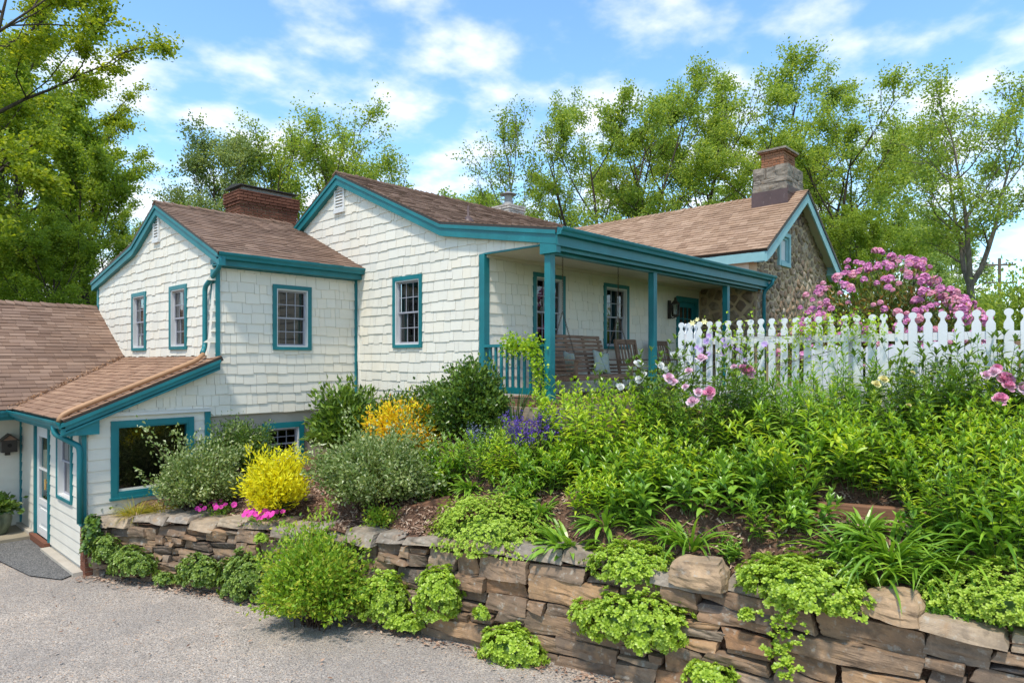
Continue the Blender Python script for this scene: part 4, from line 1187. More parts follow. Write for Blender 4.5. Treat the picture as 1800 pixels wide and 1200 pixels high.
def rubble(fr, wallobj, u0, u1, z0, z1, ztop, du, dz, holes, seed, mat):
    rr = random.Random(seed); seeds = []
    nz = int((z1 - z0) / dz) + 1; nu = int((u1 - u0) / du) + 1
    for j in range(-1, nz + 1):
        for i in range(-1, nu + 1):
            seeds.append((u0 + (i + .5 + (.5 if j % 2 else 0) + rr.uniform(-.38, .38)) * du, z0 + (j + .5 + rr.uniform(-.36, .36)) * dz))
    for k, s in enumerate(seeds):
        poly = [(u0, z0), (u1, z0), (u1, z1), (u0, z1)]
        for j, q in enumerate(seeds):
            if j == k or abs(q[0] - s[0]) > du * 3 or abs(q[1] - s[1]) > dz * 3: continue
            nv = (q[0] - s[0], q[1] - s[1]); poly = clip_poly(poly, ((s[0] + q[0]) / 2, (s[1] + q[1]) / 2), nv)
            if len(poly) < 3: break
        if len(poly) < 3: continue
        if ztop:
            for (p, nv) in ztop: poly = clip_poly(poly, p, nv) if len(poly) >= 3 else []
        if len(poly) < 3: continue
        c = (sum(p[0] for p in poly) / len(poly), sum(p[1] for p in poly) / len(poly))
        if any(h[0] - .02 < c[0] < h[1] + .02 and h[2] - .02 < c[1] < h[3] + .02 for h in holes): continue
        ar = abs(sum(poly[i][0] * poly[(i + 1) % len(poly)][1] - poly[(i + 1) % len(poly)][0] * poly[i][1] for i in range(len(poly)))) / 2
        if ar < .006: continue
        # subdivide outline, shrink, roughen
        pts = []
        for i in range(len(poly)):
            a, b = poly[i], poly[(i + 1) % len(poly)]
            pts += [a, ((a[0] + b[0]) / 2, (a[1] + b[1]) / 2)]
        d = rr.uniform(.012, .045); tilt = (rr.uniform(-.06, .06), rr.uniform(-.06, .06)); V = []; n = len(pts)
        jit = [rr.uniform(.70, .90) for _ in pts]
        for i in range(n):     # corner points pulled in a little more
            if i % 2 == 0: jit[i] *= .93
        for f, o in ((1.0, -.01), (.93, d * .75), (.68, d)):
            for i, p in enumerate(pts):
                x, z = c[0] + (p[0] - c[0]) * jit[i] * f, c[1] + (p[1] - c[1]) * jit[i] * f
                oo = o if o < 0 else o + tilt[0] * (x - c[0]) + tilt[1] * (z - c[1]) + rr.uniform(-.006, .006)
                V.append(fr.p(x, z, oo))
        V.append(fr.p(c[0], c[1], d + rr.uniform(-.005, .012)))
        F = []
        for L in (0, 1):
            for i in range(n):
                j = (i + 1) % n; F.append((L * n + i, L * n + j, (L + 1) * n + j, (L + 1) * n + i))
        for i in range(n): F.append((2 * n + i, 2 * n + (i + 1) % n, 3 * n))
        me = bpy.data.meshes.new("rubble_stone"); me.from_pydata(V, [], F); me.materials.append(mat); me.update()
        me.polygons.foreach_set("use_smooth", [True] * len(me.polygons))
        o = link("rubble_stone", me); o.parent = wallobj
sl = (RZ - EZ) / (RX - 14.95)
zt = [((RX, RZ - .12), (-sl, 1)), ((RX, RZ - .12), (sl, 1))]
rubble(fg, gwall, GX0, GX1, 3.85, 7.4, zt, .31, .155, [gw], 5, M["rubble"])
rubble(fw, wwall, GY + .02, S2Y - .03, 3.0, 4.95, None, .36, .20, [], 6, M["rubble"])
# loft window
m = MB(); fbox(m, fg, gw[0], gw[0] + .10, gw[2], gw[3], -.02, .06); fbox(m, fg, gw[1] - .10, gw[1], gw[2], gw[3], -.02, .06); fbox(m, fg, gw[0] + .1, gw[1] - .1, gw[3] - .10, gw[3], -.02, .06); fbox(m, fg, gw[0] + .1, gw[1] - .1, gw[2], gw[2] + .10, -.02, .07)
w = m.obj("window", M["teal_pale"], cot)
m = MB(); fbox(m, fg, gw[0] + .10, gw[1] - .10, gw[2] + .10, gw[3] - .10, -.05, -.03); m.obj("panel", M["white"], w)
m = MB()
for (a, b, c, d) in ((gw[0] + .10, gw[0] + .16, gw[2] + .1, gw[3] - .1), (gw[1] - .16, gw[1] - .10, gw[2] + .1, gw[3] - .1), (gw[0] + .16, gw[1] - .16, gw[3] - .16, gw[3] - .10), (gw[0] + .16, gw[1] - .16, gw[2] + .10, gw[2] + .16)): fbox(m, fg, a, b, c, d, -.03, .01)
m.obj("sash", M["teal_pale"], w)
# roof, rakes, eaves
r1 = roof_plane("roof", cot, (14.93, 14.0, 5.74), (14.93, 6.10, 5.74), (RX, 6.10, RZ + .03), (RX, 14.0, RZ + .03), M["roof_tan"], seed=51, expo=.14)
roof_plane("roof", cot, (20.2, 6.10, 5.74), (20.2, 14.0, 5.74), (RX, 14.0, RZ + .03), (RX, 6.10, RZ + .03), M["roof_tan"], seed=52, expo=.14)
ridge_caps(r1, (RX, 7.3, RZ + .035), (RX, 14.0, RZ + .035), M["roof_tan"], seed=12, slopes=(.69, .69), side=(1, 0, 0))
for s in (-1, 1):
    m = MB(); xe = RX + s * 2.58; ze = EZ - .02
    m.extrude([(RX, 6.12, RZ - .06), (xe, 6.12, ze - .03), (xe, 6.12, ze - .27), (RX + s * 2.30, 6.12, ze - .12), (RX, 6.12, RZ - .30)], (0, .035, 0))
    m.obj("rake_board", M["teal_pale"], cot)
    m = MB(); m.extrude([(RX, 6.155, RZ - .10), (xe, 6.155, ze - .07), (xe, GY - .001, ze - .07), (RX, GY - .001, RZ - .10)], (0, 0, -.015)); m.obj("rake_soffit", M["soffit"], cot)
    m = MB(); m.extrude([(RX + s * 2.58, 6.155, ze - .27), (RX + s * 2.58, 6.155, ze - .06), (RX + s * 2.28, 6.155, ze + .10), (RX + s * 2.28, 6.155, ze - .12)], (0, .26, 0)); m.obj("eave_return", M["teal_pale"], cot)
m = MB(); m.box(14.955, 14.985, 6.16, 14.0, 5.47, 5.68); m.obj("fascia", M["teal_pale"], cot)
m = MB(); m.box(14.985, 15.12, 6.16, 14.0, 5.475, 5.49); m.obj("soffit", M["soffit"], cot)
gutter(cot, (20.16, 6.14, 5.70), (20.16, 13, 5.70), (1, 0, 0), M["teal"])
# chimney: lead skirt, stone stack, orange brick top
CX0, CX1, CY0, CY1 = 17.02, 18.10, 6.44, 7.32
m = MB(); m.box(CX0 - .03, CX1 + .03, CY0 - .03, CY1 + .03, 6.7, 7.55); ch = m.obj("chimney", M["flash"], r1); ch["label"] = "old stone chimney with orange brick top"
m = MB(); m.extrude([(CX0 - .04, CY0 - .04, 7.45), (CX1 + .04, CY0 - .04, 7.45), (CX1 + .04, CY0 - .04, 7.62), (CX0 - .04, CY0 - .04, 7.62)], (0, .02, 0)); m.obj("flashing", M["flash"], ch)
# rough stones of the stack
rr = random.Random(4); z = 7.53
cub = None
def cube_grid(n):
    V = []; idx = {}; F = []
    def vid(p):
        k = tuple(round(x * 1000) for x in p)
        if k not in idx: idx[k] = len(V); V.append(p)
        return idx[k]
    g = [-1 + 2 * i / n for i in range(n + 1)]
    for ax in range(3):
        for sg in (-1, 1):
            for i in range(n):
                for j in range(n):
                    q = []
                    for (a, b) in ((i, j), (i + 1, j), (i + 1, j + 1), (i, j + 1)):
                        p = [0, 0, 0]; p[ax] = sg; p[(ax + 1) % 3] = g[a]; p[(ax + 2) % 3] = g[b]; q.append(vid(tuple(p)))
                    F.append(q if sg > 0 else q[::-1])
    return np.array(V, float), np.array(F)
CG = {n: cube_grid(n) for n in (3, 4, 5, 8, 10)}
def rock_mesh(name, corners, n, mat, rough=.05, rnd=.18, seed=0, lump=2.2, crisp=None):
    """corners: 8 points (as MB.hexa); rounded, roughened block"""
    V, F = CG[n]
    sp = V / np.linalg.norm(V, axis=1, keepdims=True) * 1.28
    P = V * (1 - rnd) + sp * rnd
    P = np.clip(P, -1.05, 1.05)
    c = np.array(corners, float)
    a, b, g = (P[:, 0] + 1) / 2, (P[:, 1] + 1) / 2, (P[:, 2] + 1) / 2
    w = lambda x, y, z: ((a if x else 1 - a) * (b if y else 1 - b) * (g if z else 1 - g))[:, None]
    Q = w(0, 0, 0) * c[0] + w(1, 0, 0) * c[1] + w(1, 1, 0) * c[2] + w(0, 1, 0) * c[3] + w(0, 0, 1) * c[4] + w(1, 0, 1) * c[5] + w(1, 1, 1) * c[6] + w(0, 1, 1) * c[7]
    cen = Q.mean(0)
    N = Q - cen; N /= np.linalg.norm(N, axis=1, keepdims=True) + 1e-9
    off = Vector((seed * 3.7, seed * 1.3, seed * 7.1))
    d = np.array([mnoise.noise(Vector(q) * lump + off) * 1.0 + (abs(mnoise.noise(Vector((q[0] * 4, q[1] * 4, q[2] * 17)) + off)) - .25) * .55 + mnoise.noise(Vector(q) * 22 + off) * .16 for q in Q])
    Q = Q + N * (d * rough)[:, None]
    return np_mesh(name, Q, [F], [mat], smooth=crisp is None)
k = 0
while z < 8.15:
    h = rr.choice([.12, .22, .30, .18]); h = min(h, 8.17 - z)
    if h < .04: break
    for face in range(4):
        ln = (CX1 - CX0) if face % 2 == 0 else (CY1 - CY0)
        u = 0
        while u < ln - .02:
            w = min(rr.uniform(.4, .95), ln - u); w = ln - u if ln - u - w < .15 else w
            a, b = u + .004, u + w - .004; z0, z1 = z + .004, z + h - .004; D = .28; e = rr.uniform(-.02, .02)
            if face == 0: c8 = (CX0 + a, CX0 + b, CY0 + e, CY0 + D)
            elif face == 1: c8 = (CX1 - D, CX1 + e, CY0 + a, CY0 + b)
            elif face == 2: c8 = (CX0 + a, CX0 + b, CY1 - D, CY1 + e)
            else: c8 = (CX0 + e, CX0 + D, CY0 + a, CY0 + b)
            x0, x1, y0, y1 = c8
            me = rock_mesh("chimney_stone", [(x0, y0, z0), (x1, y0, z0), (x1, y1, z0), (x0, y1, z0), (x0, y0, z1), (x1, y0, z1), (x1, y1, z1), (x0, y1, z1)], 5, M["chim_stone"], .055, .10, k, crisp=1); k += 1
            o = link("chimney_stone", me); o.parent = ch
            u += w
    z += h
m = MB(); m.box(CX0 + .05, CX1 - .05, CY0 + .05, CY1 - .05, 7.5, 8.17); m.obj("core", M["chim_stone"], ch)
# brick top with corbel
def small_bricks(par, x0, x1, y0, y1, z0, z1, mat, e=()):
    m = MB(); m.box(x0 + .02, x1 - .02, y0 + .02, y1 - .02, z0 - .05, z1); m.obj("core", M["mortar"], par)
    rr = random.Random(6); z = z0; r = 0; m = MB()
    while z < z1 - .03:
        ex = .04 if z > z1 - .10 else 0
        for ax in (0, 1):
            A, B = (x0 - ex, x1 + ex) if ax == 0 else (y0 - ex, y1 + ex); u = A - (.1 if r % 2 else 0)
            while u < B:
                a, b = max(A, u), min(B, u + .19); u += .2
                if b - a < .02: continue
                q = rr.uniform(-.008, .006)
                if ax == 0: m.box(a, b, y0 - ex + q, y0 + .08, z, z + .056); m.box(a, b, y1 - .08, y1 + ex + q, z, z + .056)
                else: m.box(x0 - ex + q, x0 + .08, a + .003, b - .003, z + .001, z + .055); m.box(x1 - .08, x1 + ex + q, a + .003, b - .003, z + .001, z + .055)
        z += .066; r += 1
    o = m.obj("brick_top", M[mat], par); o["kind"] = "stuff"
small_bricks(ch, 17.16, 17.92, 6.58, 7.16, 8.16, 8.60, "brick_orange")
m = MB(); m.box(17.08, 18.0, 6.50, 7.24, 8.60, 8.65); m.obj("chimney_cap", M["chim_stone"], ch)

# ------------------------------------------------------------------ dry stone retaining wall
_wp = np.array([(p[0], p[1]) for p in WALL]); _seg = np.linalg.norm(np.diff(_wp, axis=0), axis=1); _cum = np.concatenate([[0], np.cumsum(_seg)])
def wpt(s):
    x = np.interp(s, _cum, _wp[:, 0]); y = np.interp(s, _cum, _wp[:, 1])
    a = np.array([np.interp(s + .25, _cum, _wp[:, 0]) - np.interp(s - .25, _cum, _wp[:, 0]), np.interp(s + .25, _cum, _wp[:, 1]) - np.interp(s - .25, _cum, _wp[:, 1])])
    a /= np.linalg.norm(a) + 1e-9
    return np.array([x, y]), np.array([a[1], -a[0]])
def wtop(s): return float(np.interp(s, _cum, [p[2] for p in WALL]))
S_END = 13.2
rw = thing("retaining_wall", (5.0, 6.5, 0), "dry-stacked brown fieldstone retaining wall holding up the garden bed", "stone wall")
def wp3(s, z, out):
    p, n = wpt(s); q = p + n * (out - .10 * z)      # batter
    return (q[0], q[1], z)
rr = random.Random(17)
cells = []
def split(s0, s1, z0, z1):
    f = min(max(((s0 + s1) / 2 - 1) / 9.5, 0), 1)
    tw = (.26 + .46 * f) * rr.uniform(.45, 1.5); th = (.098 + .055 * f) * rr.uniform(.55, 1.5)
    w, h = s1 - s0, z1 - z0
    if h > th * 1.5 and (h / th > w / tw or w < tw * 1.3):
        m = z0 + h * rr.uniform(.28, .72); split(s0, s1, z0, m); split(s0, s1, m, z1)
    elif w > tw * 1.45:
        m = s0 + w * rr.uniform(.25, .75); split(s0, m, z0, z1); split(m, s1, z0, z1)
    else: cells.append((s0, s1, z0, z1))
u = 0
while u < S_END:
    e = min(u + rr.uniform(.9, 1.5), S_END)
    split(u, e, -.04, (wtop(u) + wtop(e)) / 2 - .105); u = e
for i, (s0, s1, z0, z1) in enumerate(cells):
    j = lambda a=.014: rr.uniform(-a, a)
    f_ = min(1, (s1 - s0) / .45); g = .007; o = .03 + rr.uniform(-.045, .06); D = -.30
    ja, jb, jc, jd = [j(.012 + .035 * f_) for _ in range(4)]
    A, B = s0 + g + ja, s1 - g + jb; C2, D2 = s1 - g + jc, s0 + g + jd
    za, zb_, zc_, zd = [q_ + j(.010 + .016 * f_) for q_ in (z0 + g, z0 + g, z1 - g, z1 - g)]
    c8 = [wp3(A, za, o), wp3(B, zb_, o + j(.05)), wp3(B, zb_, D), wp3(A, za, D), wp3(D2, zd, o + j(.04)), wp3(C2, zc_, o + j(.04)), wp3(C2, zc_, D), wp3(D2, zd, D)]
    n = 10 if (s1 - s0) > .42 and s0 > 4 else (8 if (s1 - s0) > .3 else 5)
    me = rock_mesh("stone", c8, n, M["stone"], .042 + .02 * min((s1 - s0), 1), .055, i, crisp=1)
    ob = link("stone", me); under(ob, rw)
# cap slabs
u = -.05; i = 500
while u < S_END:
    f = min(max((u - 1) / 9.5, 0), 1)
    w = rr.uniform(.28, .5) * (1 + .75 * f); h = rr.uniform(.07, .13) * (1 + .3 * f); zt_ = wtop(u + w / 2) + rr.uniform(-.03, .05)
    o = .07 + rr.uniform(-.05, .07); D = -.34 - rr.uniform(0, .18); tl = rr.uniform(-.025, .025)
    c8 = [wp3(u + .01, zt_ - h + tl, o), wp3(u + w - .01, zt_ - h - tl, o + rr.uniform(-.06, .06)), wp3(u + w + rr.uniform(-.08, .04), zt_ - h - tl, D), wp3(u + rr.uniform(-.04, .08), zt_ - h + tl, D),
          wp3(u + .03, zt_ + tl, o - .04), wp3(u + w - .04, zt_ - tl, o - .05 + rr.uniform(-.05, .03)), wp3(u + w + rr.uniform(-.1, .0), zt_ - tl, D), wp3(u + rr.uniform(0, .1), zt_ + tl, D)]
    me = rock_mesh("cap_stone", c8, 10 if f > .4 else 8, M["cap_stone"], .045, .06, i, crisp=1); i += 1
    ob = link("cap_stone", me); under(ob, rw)
    u += w * rr.uniform(.9, 1.0)
# dark packed earth behind the joints
m = MB(); ss = np.linspace(0, S_END, 60)
for a, b in zip(ss[:-1], ss[1:]):
    m.quad(wp3(a, -.05, -.10), wp3(b, -.05, -.10), wp3(b, wtop(b) - .10, -.10), wp3(a, wtop(a) - .10, -.10))
m.obj("earth_core", M["soil"], rw)
# loose rocks set on the wall top
M["boulder"] = stone_mat("orange_boulder_stone", [(0.50, 0.33, 0.19), (0.55, 0.38, 0.23)], dark=0.3)
for k, (x, y, L, D, h, ang, mt, lb) in enumerate(((5.98, 3.12, .52, .34, .26, 100, "boulder", "orange weathered boulder on the wall between two sedum mounds"), (6.24, 1.52, .44, .34, .20, 96, "boulder", "pale orange rock on the wall beyond the trailing sedum"))):
    c, s_ = math.cos(R(ang)), math.sin(R(ang)); z0 = wall_z(y) - .05
    P = lambda a, b, z: (x + c * a * L / 2 - s_ * b * D / 2, y + s_ * a * L / 2 + c * b * D / 2, z0 + z)
    c8 = [P(-1, -1, 0), P(1, -1, 0), P(1, 1, 0), P(-1, 1, 0), P(-.8, -.7, h), P(.75, -.8, h * .8), P(.8, .8, h * .85), P(-.85, .8, h * .95)]
    ob = link("boulder", rock_mesh("boulder", c8, 10, M[mt], .07, .26, 900 + k, crisp=1)); tag(ob, lb, "boulder")
# ------------------------------------------------------------------ picket fences
def picket_mesh(name, h, w=.088, th=.022, ball=True):
    pts = [(-w / 2, 0), (w / 2, 0), (w / 2, h - .155), (.019, h - .108)] if ball else [(-w / 2, 0), (w / 2, 0), (w / 2, h - .04), (0, h), (-w / 2, h - .04)]
    if ball:
        r = .042; c = h - r
        a0 = math.asin(.019 / r)
        for i in range(15):
            a = -PI / 2 + a0 + (2 * PI - 2 * a0) * i / 14
            pts.append((r * math.cos(a), c + r * math.sin(a)))
        pts += [(-.019, h - .108), (-w / 2, h - .155)]
    m = MB(); m.extrude([(-th / 2, p[0], p[1]) for p in pts], (th, 0, 0))
    return m.mesh(name, M["white_fence"])
FX = 8.9; FZ = 3.765; FB = 2.42
fence = thing("picket_fence", (FX, 2.2, 2.5), "white picket fence with round-headed pickets along the top of the garden", "fence")
pm = picket_mesh("picket", FZ - FB)
rr = random.Random(8)
y = 4.92; k = 0
while y > -1.3:
    o = link("picket", pm); under(o, fence); o.location = (FX, y, FB + rr.uniform(-.004, .004)); o.rotation_euler = (rr.uniform(-.014, .014), rr.uniform(-.01, .01), rr.uniform(-.03, .03))
    y -= .1505; k += 1
for j in range(4):      # the return of the fence towards the porch
    o = link("picket", pm); under(o, fence); o.location = (FX + .16 + j * .15, 5.0, FB); o.rotation_euler = (0, 0, R(90))
for z in (3.48, 2.78):
    one_box("rail", M["white_fence"], fence, FX + .012, FX + .05, -1.4, 4.97, z - .045, z + .045)
    one_box("rail", M["white_fence"], fence, FX + .05, FX + .9, 4.95, 4.985, z - .045, z + .045)
for y in (4.88, 2.6, .35, -1.3):
    one_box("post", M["white_fence"], fence, FX + .051, FX + .14, y - .045, y + .045, 2.4, 3.60)
f2_ = thing("inner_fence", (10.5, 2.2, 2.55), "lower white board fence seen through the gaps of the picket fence", "fence")
pm2 = picket_mesh("picket", .86, w=.11, ball=False)
y = 3.55
while y > .55:
    o = link("picket", pm2); under(o, f2_); o.location = (10.5, y, 2.57); y -= .15
for z in (3.30, 2.80): one_box("rail", M["white_fence"], f2_, 10.512, 10.55, .45, 3.6, z - .045, z + .045)
for y in (3.55, 2.0, .5): one_box("post", M["white_fence"], f2_, 10.551, 10.63, y - .04, y + .04, 2.5, 3.46)
# garden bench beyond the fence
bn = thing("garden_bench", (12.2, .75, 2.56), "tan wooden garden bench beyond the picket fence at right", "bench")
def lb(name, mat, par, *a):
    m = MB(); m.box(*a); return m.obj(name, mat, par, world=False)
M["tan_wood"] = paint("tan_wood_stain", (0.33, 0.20, 0.12), 0.7, 0.15)
for i in range(4): lb("seat_slat", M["tan_wood"], bn, -.22 + i * .11, -.12 + i * .11, -.7, .7, .43, .46)
for i in range(4): lb("back_slat", M["tan_wood"], bn, .24, .27, -.7, .7, .52 + i * .11, .61 + i * .11)
for sx in (-.2, .24):
    for sy in (-.66, .66): lb("leg", M["tan_wood"], bn, sx - .03, sx + .03, sy - .03, sy + .03, 0, .43 if sx < 0 else .98)
for sy in (-.66, .66): lb("armrest", M["tan_wood"], bn, -.24, .24, sy - .04, sy + .04, .64, .67)

# ------------------------------------------------------------------ porch swing, cushions, chairs, lantern
SX0, SX1, SYF, SYB, SZ = 8.74, 10.38, 6.74, 7.22, 2.97
sw = thing("porch_swing", (9.56, 7.0, SZ), "dark brown slatted wooden porch swing hung on chains", "porch swing")
def wb(name, mat, par, a, b, w, h, up=(0, 0, 1)):
    m = MB(); m.bar(a, b, w, h, up); o = m.obj(name, mat); under(o, par); return o
for i in range(6):
    y = SYF + .03 + i * .085; z = SZ - .012 * min(i, 3) + (.0 if i else -.012)
    wb("seat_slat", M["wood"], sw, (SX0, y, z), (SX1, y, z), .07, .022)
wb("seat_rail", M["wood"], sw, (SX0, SYF - .02, SZ - .05), (SX1, SYF - .02, SZ - .05), .03, .085)
wb("seat_rail", M["wood"], sw, (SX0, SYB + .0, SZ - .08), (SX1, SYB + .0, SZ - .08), .03, .08)
for i in range(9):
    z = SZ + .06 + i * .075; y = SYB + .03 + i * .022
    e = .0 if i < 8 else .04
    wb("back_slat", M["wood"], sw, (SX0 + e, y, z), (SX1 - e, y, z), .018, .058, (0, .28, 1))
for x in (SX0 + .1, (SX0 + SX1) / 2 - .25, (SX0 + SX1) / 2 + .25, SX1 - .1):
    wb("back_stile", M["wood"], sw, (x, SYB + .035, SZ - .04), (x, SYB + .215, SZ + .69), .06, .02, (0, 1, 0))
for x in (SX0, SX1):
    wb("armrest", M["wood"], sw, (x, SYF - .10, SZ + .235), (x, SYB + .12, SZ + .255), .085, .025)
    wb("arm_post", M["wood"], sw, (x, SYF - .0, SZ - .1), (x, SYF - .01, SZ + .225), .035, .06, (0, 1, 0))
    wb("side_rail", M["wood"], sw, (x, SYF - .03, SZ - .06), (x, SYB + .05, SZ - .09), .035, .085)
    for i in range(3): wb("side_slat", M["wood"], sw, (x, SYF + .02, SZ + .03 + i * .065), (x, SYB + .03, SZ + .025 + i * .065), .014, .034)
def chain(par, a, b, link_len=.048):
    a = Vector(a); b = Vector(b); L = (b - a).length; n = max(2, int(L / (link_len * .78))); m = MB(); d = (b - a).normalized()
    q = d.to_track_quat("Z", "Y")
    for i in range(n):
        c = a + d * (L * (i + .5) / n); ang = PI / 2 if i % 2 else 0
        pts = []
        for k in range(9):
            t = 2 * PI * k / 8
            v = Vector((math.cos(t) * .0125, 0, math.sin(t) * link_len / 2)); v.rotate(Matrix.Rotation(ang, 3, "Z").to_quaternion()); v.rotate(q)
            pts.append(c + v)
        m.tube(pts, .0042, 4, cap=False)
    o = m.obj("chain", M["chain"]); under(o, par); return o
for x in (SX0 + .0, SX1 + .0):
    top = (x, 7.02, 4.955); mid = (x, 7.02, 4.02)
    chain(sw, top, mid); chain(sw, mid, (x, SYF + .0, SZ + .25)); chain(sw, mid, (x, SYB + .10, SZ + .26))
    chain(sw, (x, SYF + .0, SZ + .25), (x, SYF, SZ - .05))
t = NT("floral_cushion_cloth"); pp = t.coord("Object")
v1 = t.n("ShaderNodeTexVoronoi", {"Scale": 24.0}); t.t.links.new(pp, v1.inputs["Vector"])
sc_ = t.n("ShaderNodeSeparateColor"); t.t.links.new(v1.outputs["Color"], sc_.inputs[0])
c = t.ramp(sc_.outputs[0], [(0, (0.26, 0.32, 0.30)), (.35, (0.42, 0.44, 0.33)), (.6, (0.18, 0.22, 0.30)), (.8, (0.48, 0.40, 0.20)), (1, (0.30, 0.38, 0.24))])
c = t.mix(t.noise(pp, 18, 3), c, (0.36, 0.40, 0.36))
M["floral"] = t.done(t.pbr(c, .95, None, spec=.1))
def cushion(name, loc, rot, s, label):
    V, F = CG[8]; P = V.copy()
    r = np.maximum(np.abs(P[:, 0]), np.abs(P[:, 2]))
    th = .30 * (1 - .75 * np.clip(r, 0, 1) ** 3)
    P[:, 1] *= th
    P[:, 0] *= 1 - .10 * (1 - np.abs(P[:, 2])) ; P[:, 2] *= 1 - .10 * (1 - np.abs(V[:, 0]))
    me = np_mesh(name, P * s, [F], [M["floral"]], smooth=True)
    o = link(name, me); o.location = loc; o.rotation_euler = rot; tag(o, label, "cushion"); return o
cushion("cushion", (10.00, 7.12, SZ + .20), (R(-16), R(10), R(-8)), .205, "floral grey green cushion lying at the right end of the porch swing")
cushion("cushion", (8.98, 7.04, SZ + .18), (R(-14), R(-6), R(62)), .20, "floral cushion upright against the near arm of the porch swing")
def porch_chair(loc, rz, label):
    c = thing("rocking_chair", loc, label, "chair", "wooden chairs on the porch"); c.rotation_euler = (0, 0, rz)
    def b(name, p, q, w, h, up=(0, 0, 1)):
        m = MB(); m.bar(p, q, w, h, up); m.obj(name, M["wood"], c, world=False)
    for i in range(6): b("seat_slat", (-.26, -.25 + i * .09, .42 - i * .008), (.26, -.25 + i * .09, .42 - i * .008), .075, .02)
    for s in (-1, 1):
        b("leg", (s * .27, -.25, .05), (s * .27, -.25, .62), .045, .045, (0, 1, 0)); b("back_post", (s * .27, .22, .05), (s * .27, .42, 1.02), .045, .05, (0, 1, 0))
        b("armrest", (s * .29, -.32, .63), (s * .29, .33, .62), .09, .022)
        b("rocker", (s * .27, -.42, .05), (s * .27, .0, .02), .035, .05); b("rocker", (s * .27, .0, .02), (s * .27, .5, .07), .035, .05)
    b("top_rail", (-.28, .415, .98), (.28, .415, .98), .03, .10, (0, .3, 1)); b("bottom_rail", (-.26, .30, .52), (.26, .30, .52), .025, .06)
    for i in range(6): b("back_slat", (-.21 + i * .084, .305, .52), (-.21 + i * .084, .405, .95), .04, .014, (0, 1, 0))
    return c
porch_chair((11.28, 7.12, 2.60), R(-12), "dark wooden rocking chair just right of the porch swing")
porch_chair((12.75, 7.18, 2.60), R(-4), "dark wooden rocking chair beside the porch door behind white peonies")
wl_ = thing("wall_lantern", (13.63, S2Y - .03, 4.36), "dark bronze carriage lantern on the porch wall beside the teal door", "lantern")
m = MB(); m.box(-.06, .06, -.02, .0, -.20, .22); m.obj("backplate", M["metal_dark"], wl_, world=False)
m = MB(); m.lathe([(.03, -.17), (.075, -.15), (.085, -.12), (.085, -.105)], (0, -.16, 0), 6); m.lathe([(.10, .12), (.10, .135), (.05, .20), (.03, .22), (.03, .26), (.012, .29), (0, .29)], (0, -.16, 0), 6); m.obj("cage_ends", M["metal_dark"], wl_, world=False)
m = MB()
for i in range(6):
    a = 2 * PI * i / 6; m.tube([(.08 * math.cos(a), -.16 + .08 * math.sin(a), -.11), (.094 * math.cos(a), -.16 + .094 * math.sin(a), .13)], .007, 4)
m.obj("cage_bars", M["metal_dark"], wl_, world=False)
m = MB(); m.lathe([(.074, -.105), (.086, .12)], (0, -.16, 0), 6); m.obj("glass", M["glass"], wl_, world=False)
m = MB(); m.tube([(0, -.01, -.1), (0, -.08, -.19), (0, -.16, -.17)], .012, 6); m.obj("bracket", M["metal_dark"], wl_, world=False)
# pot by the door
t = NT("green_glazed_pot"); g = t.noise(t.coord("Object", (4, 4, 1.5)), 3, 4)
M["pot"] = t.done(t.pbr(t.ramp(g, [(0.3, (0.035, 0.05, 0.03)), (0.7, (0.16, 0.20, 0.13))]), .3, None, spec=.5))
POT = Vector((2.46, 15.02, .078))
m = MB(); m.lathe([(0, 0), (.13, 0), (.15, .02), (.20, .14), (.225, .27), (.215, .36), (.235, .38), (.235, .41), (.21, .41), (.20, .36), (0, .36)], POT, 24)
tag(m.obj("flower_pot", M["pot"], smooth=True), "green glazed flower pot standing by the storm door", "pot")
# timber edging of the terraces
def timber(p, q, h, w, label, z=None):
    a = Vector(p); b = Vector(q); m = MB(); L = (b - a).length; m.box(0, L, -w / 2, w / 2, -h, h * .55)
    o = m.obj("garden_timber", M["timber"]); o.location = a; d = b - a
    o.rotation_euler = (0, -math.atan2(d.z, math.hypot(d.x, d.y)), math.atan2(d.y, d.x)); bv = o.modifiers.new("b", "BEVEL"); bv.width = .012; bv.segments = 2
    tag(o, label, "timber"); return o
g1, g2 = on_ground(684, 914), on_ground(792, 886); g1m = g1.lerp(g2, .46)
timber(g1 + Vector((0, 0, .05)), g1m + Vector((0, 0, .05)), .10, .10, "brown landscape timber in mulch below the big rose bush")
timber(g1m + Vector((.01, .01, .055)), g2 + Vector((0, 0, .055)), .10, .10, "second landscape timber running up behind the first")
g1, g2 = on_ground(1436, 902), on_ground(1590, 912)
timber(g1 + Vector((0, 0, .05)), g2 + Vector((0, 0, .05)), .10, .10, "brown landscape timber in mulch among the tall perennials")
g1, g2 = on_ground(876, 826), on_ground(918, 812)
timber(g1 + Vector((0, 0, .06)), g2 + Vector((0, 0, .06)), .10, .10, "short landscape timber end below the purple salvia")
# mulch chips scattered over the bed
n = 26000
yy = rng.uniform(-.5, 11.3, n); x0 = wall_x(yy) + .12
xx = x0 + rng.uniform(0, 1, n) ** 1.3 * (np.minimum(8.6, x0 + 2.6) - x0)
zz = terrain(xx, yy) + .012 + rng.uniform(0, .02, n)
bv = np.array([[-1, -.3, 0], [1, -.22, .06], [.9, .26, 0], [-1, .3, .08]], float)
V, Fs = bake(bv, [np.array([[0, 1, 2, 3]])], rot_to(rng.normal(0, .38, (n, 3)) + np.array([[0, 0, 1.0]])), np.column_stack([xx, yy, zz]), rng.uniform(.012, .038, n))
tag(link("mulch", np_mesh("mulch", V, Fs, [M["chip"]])), "brown shredded bark mulch covering the garden bed", "mulch", kind="stuff")
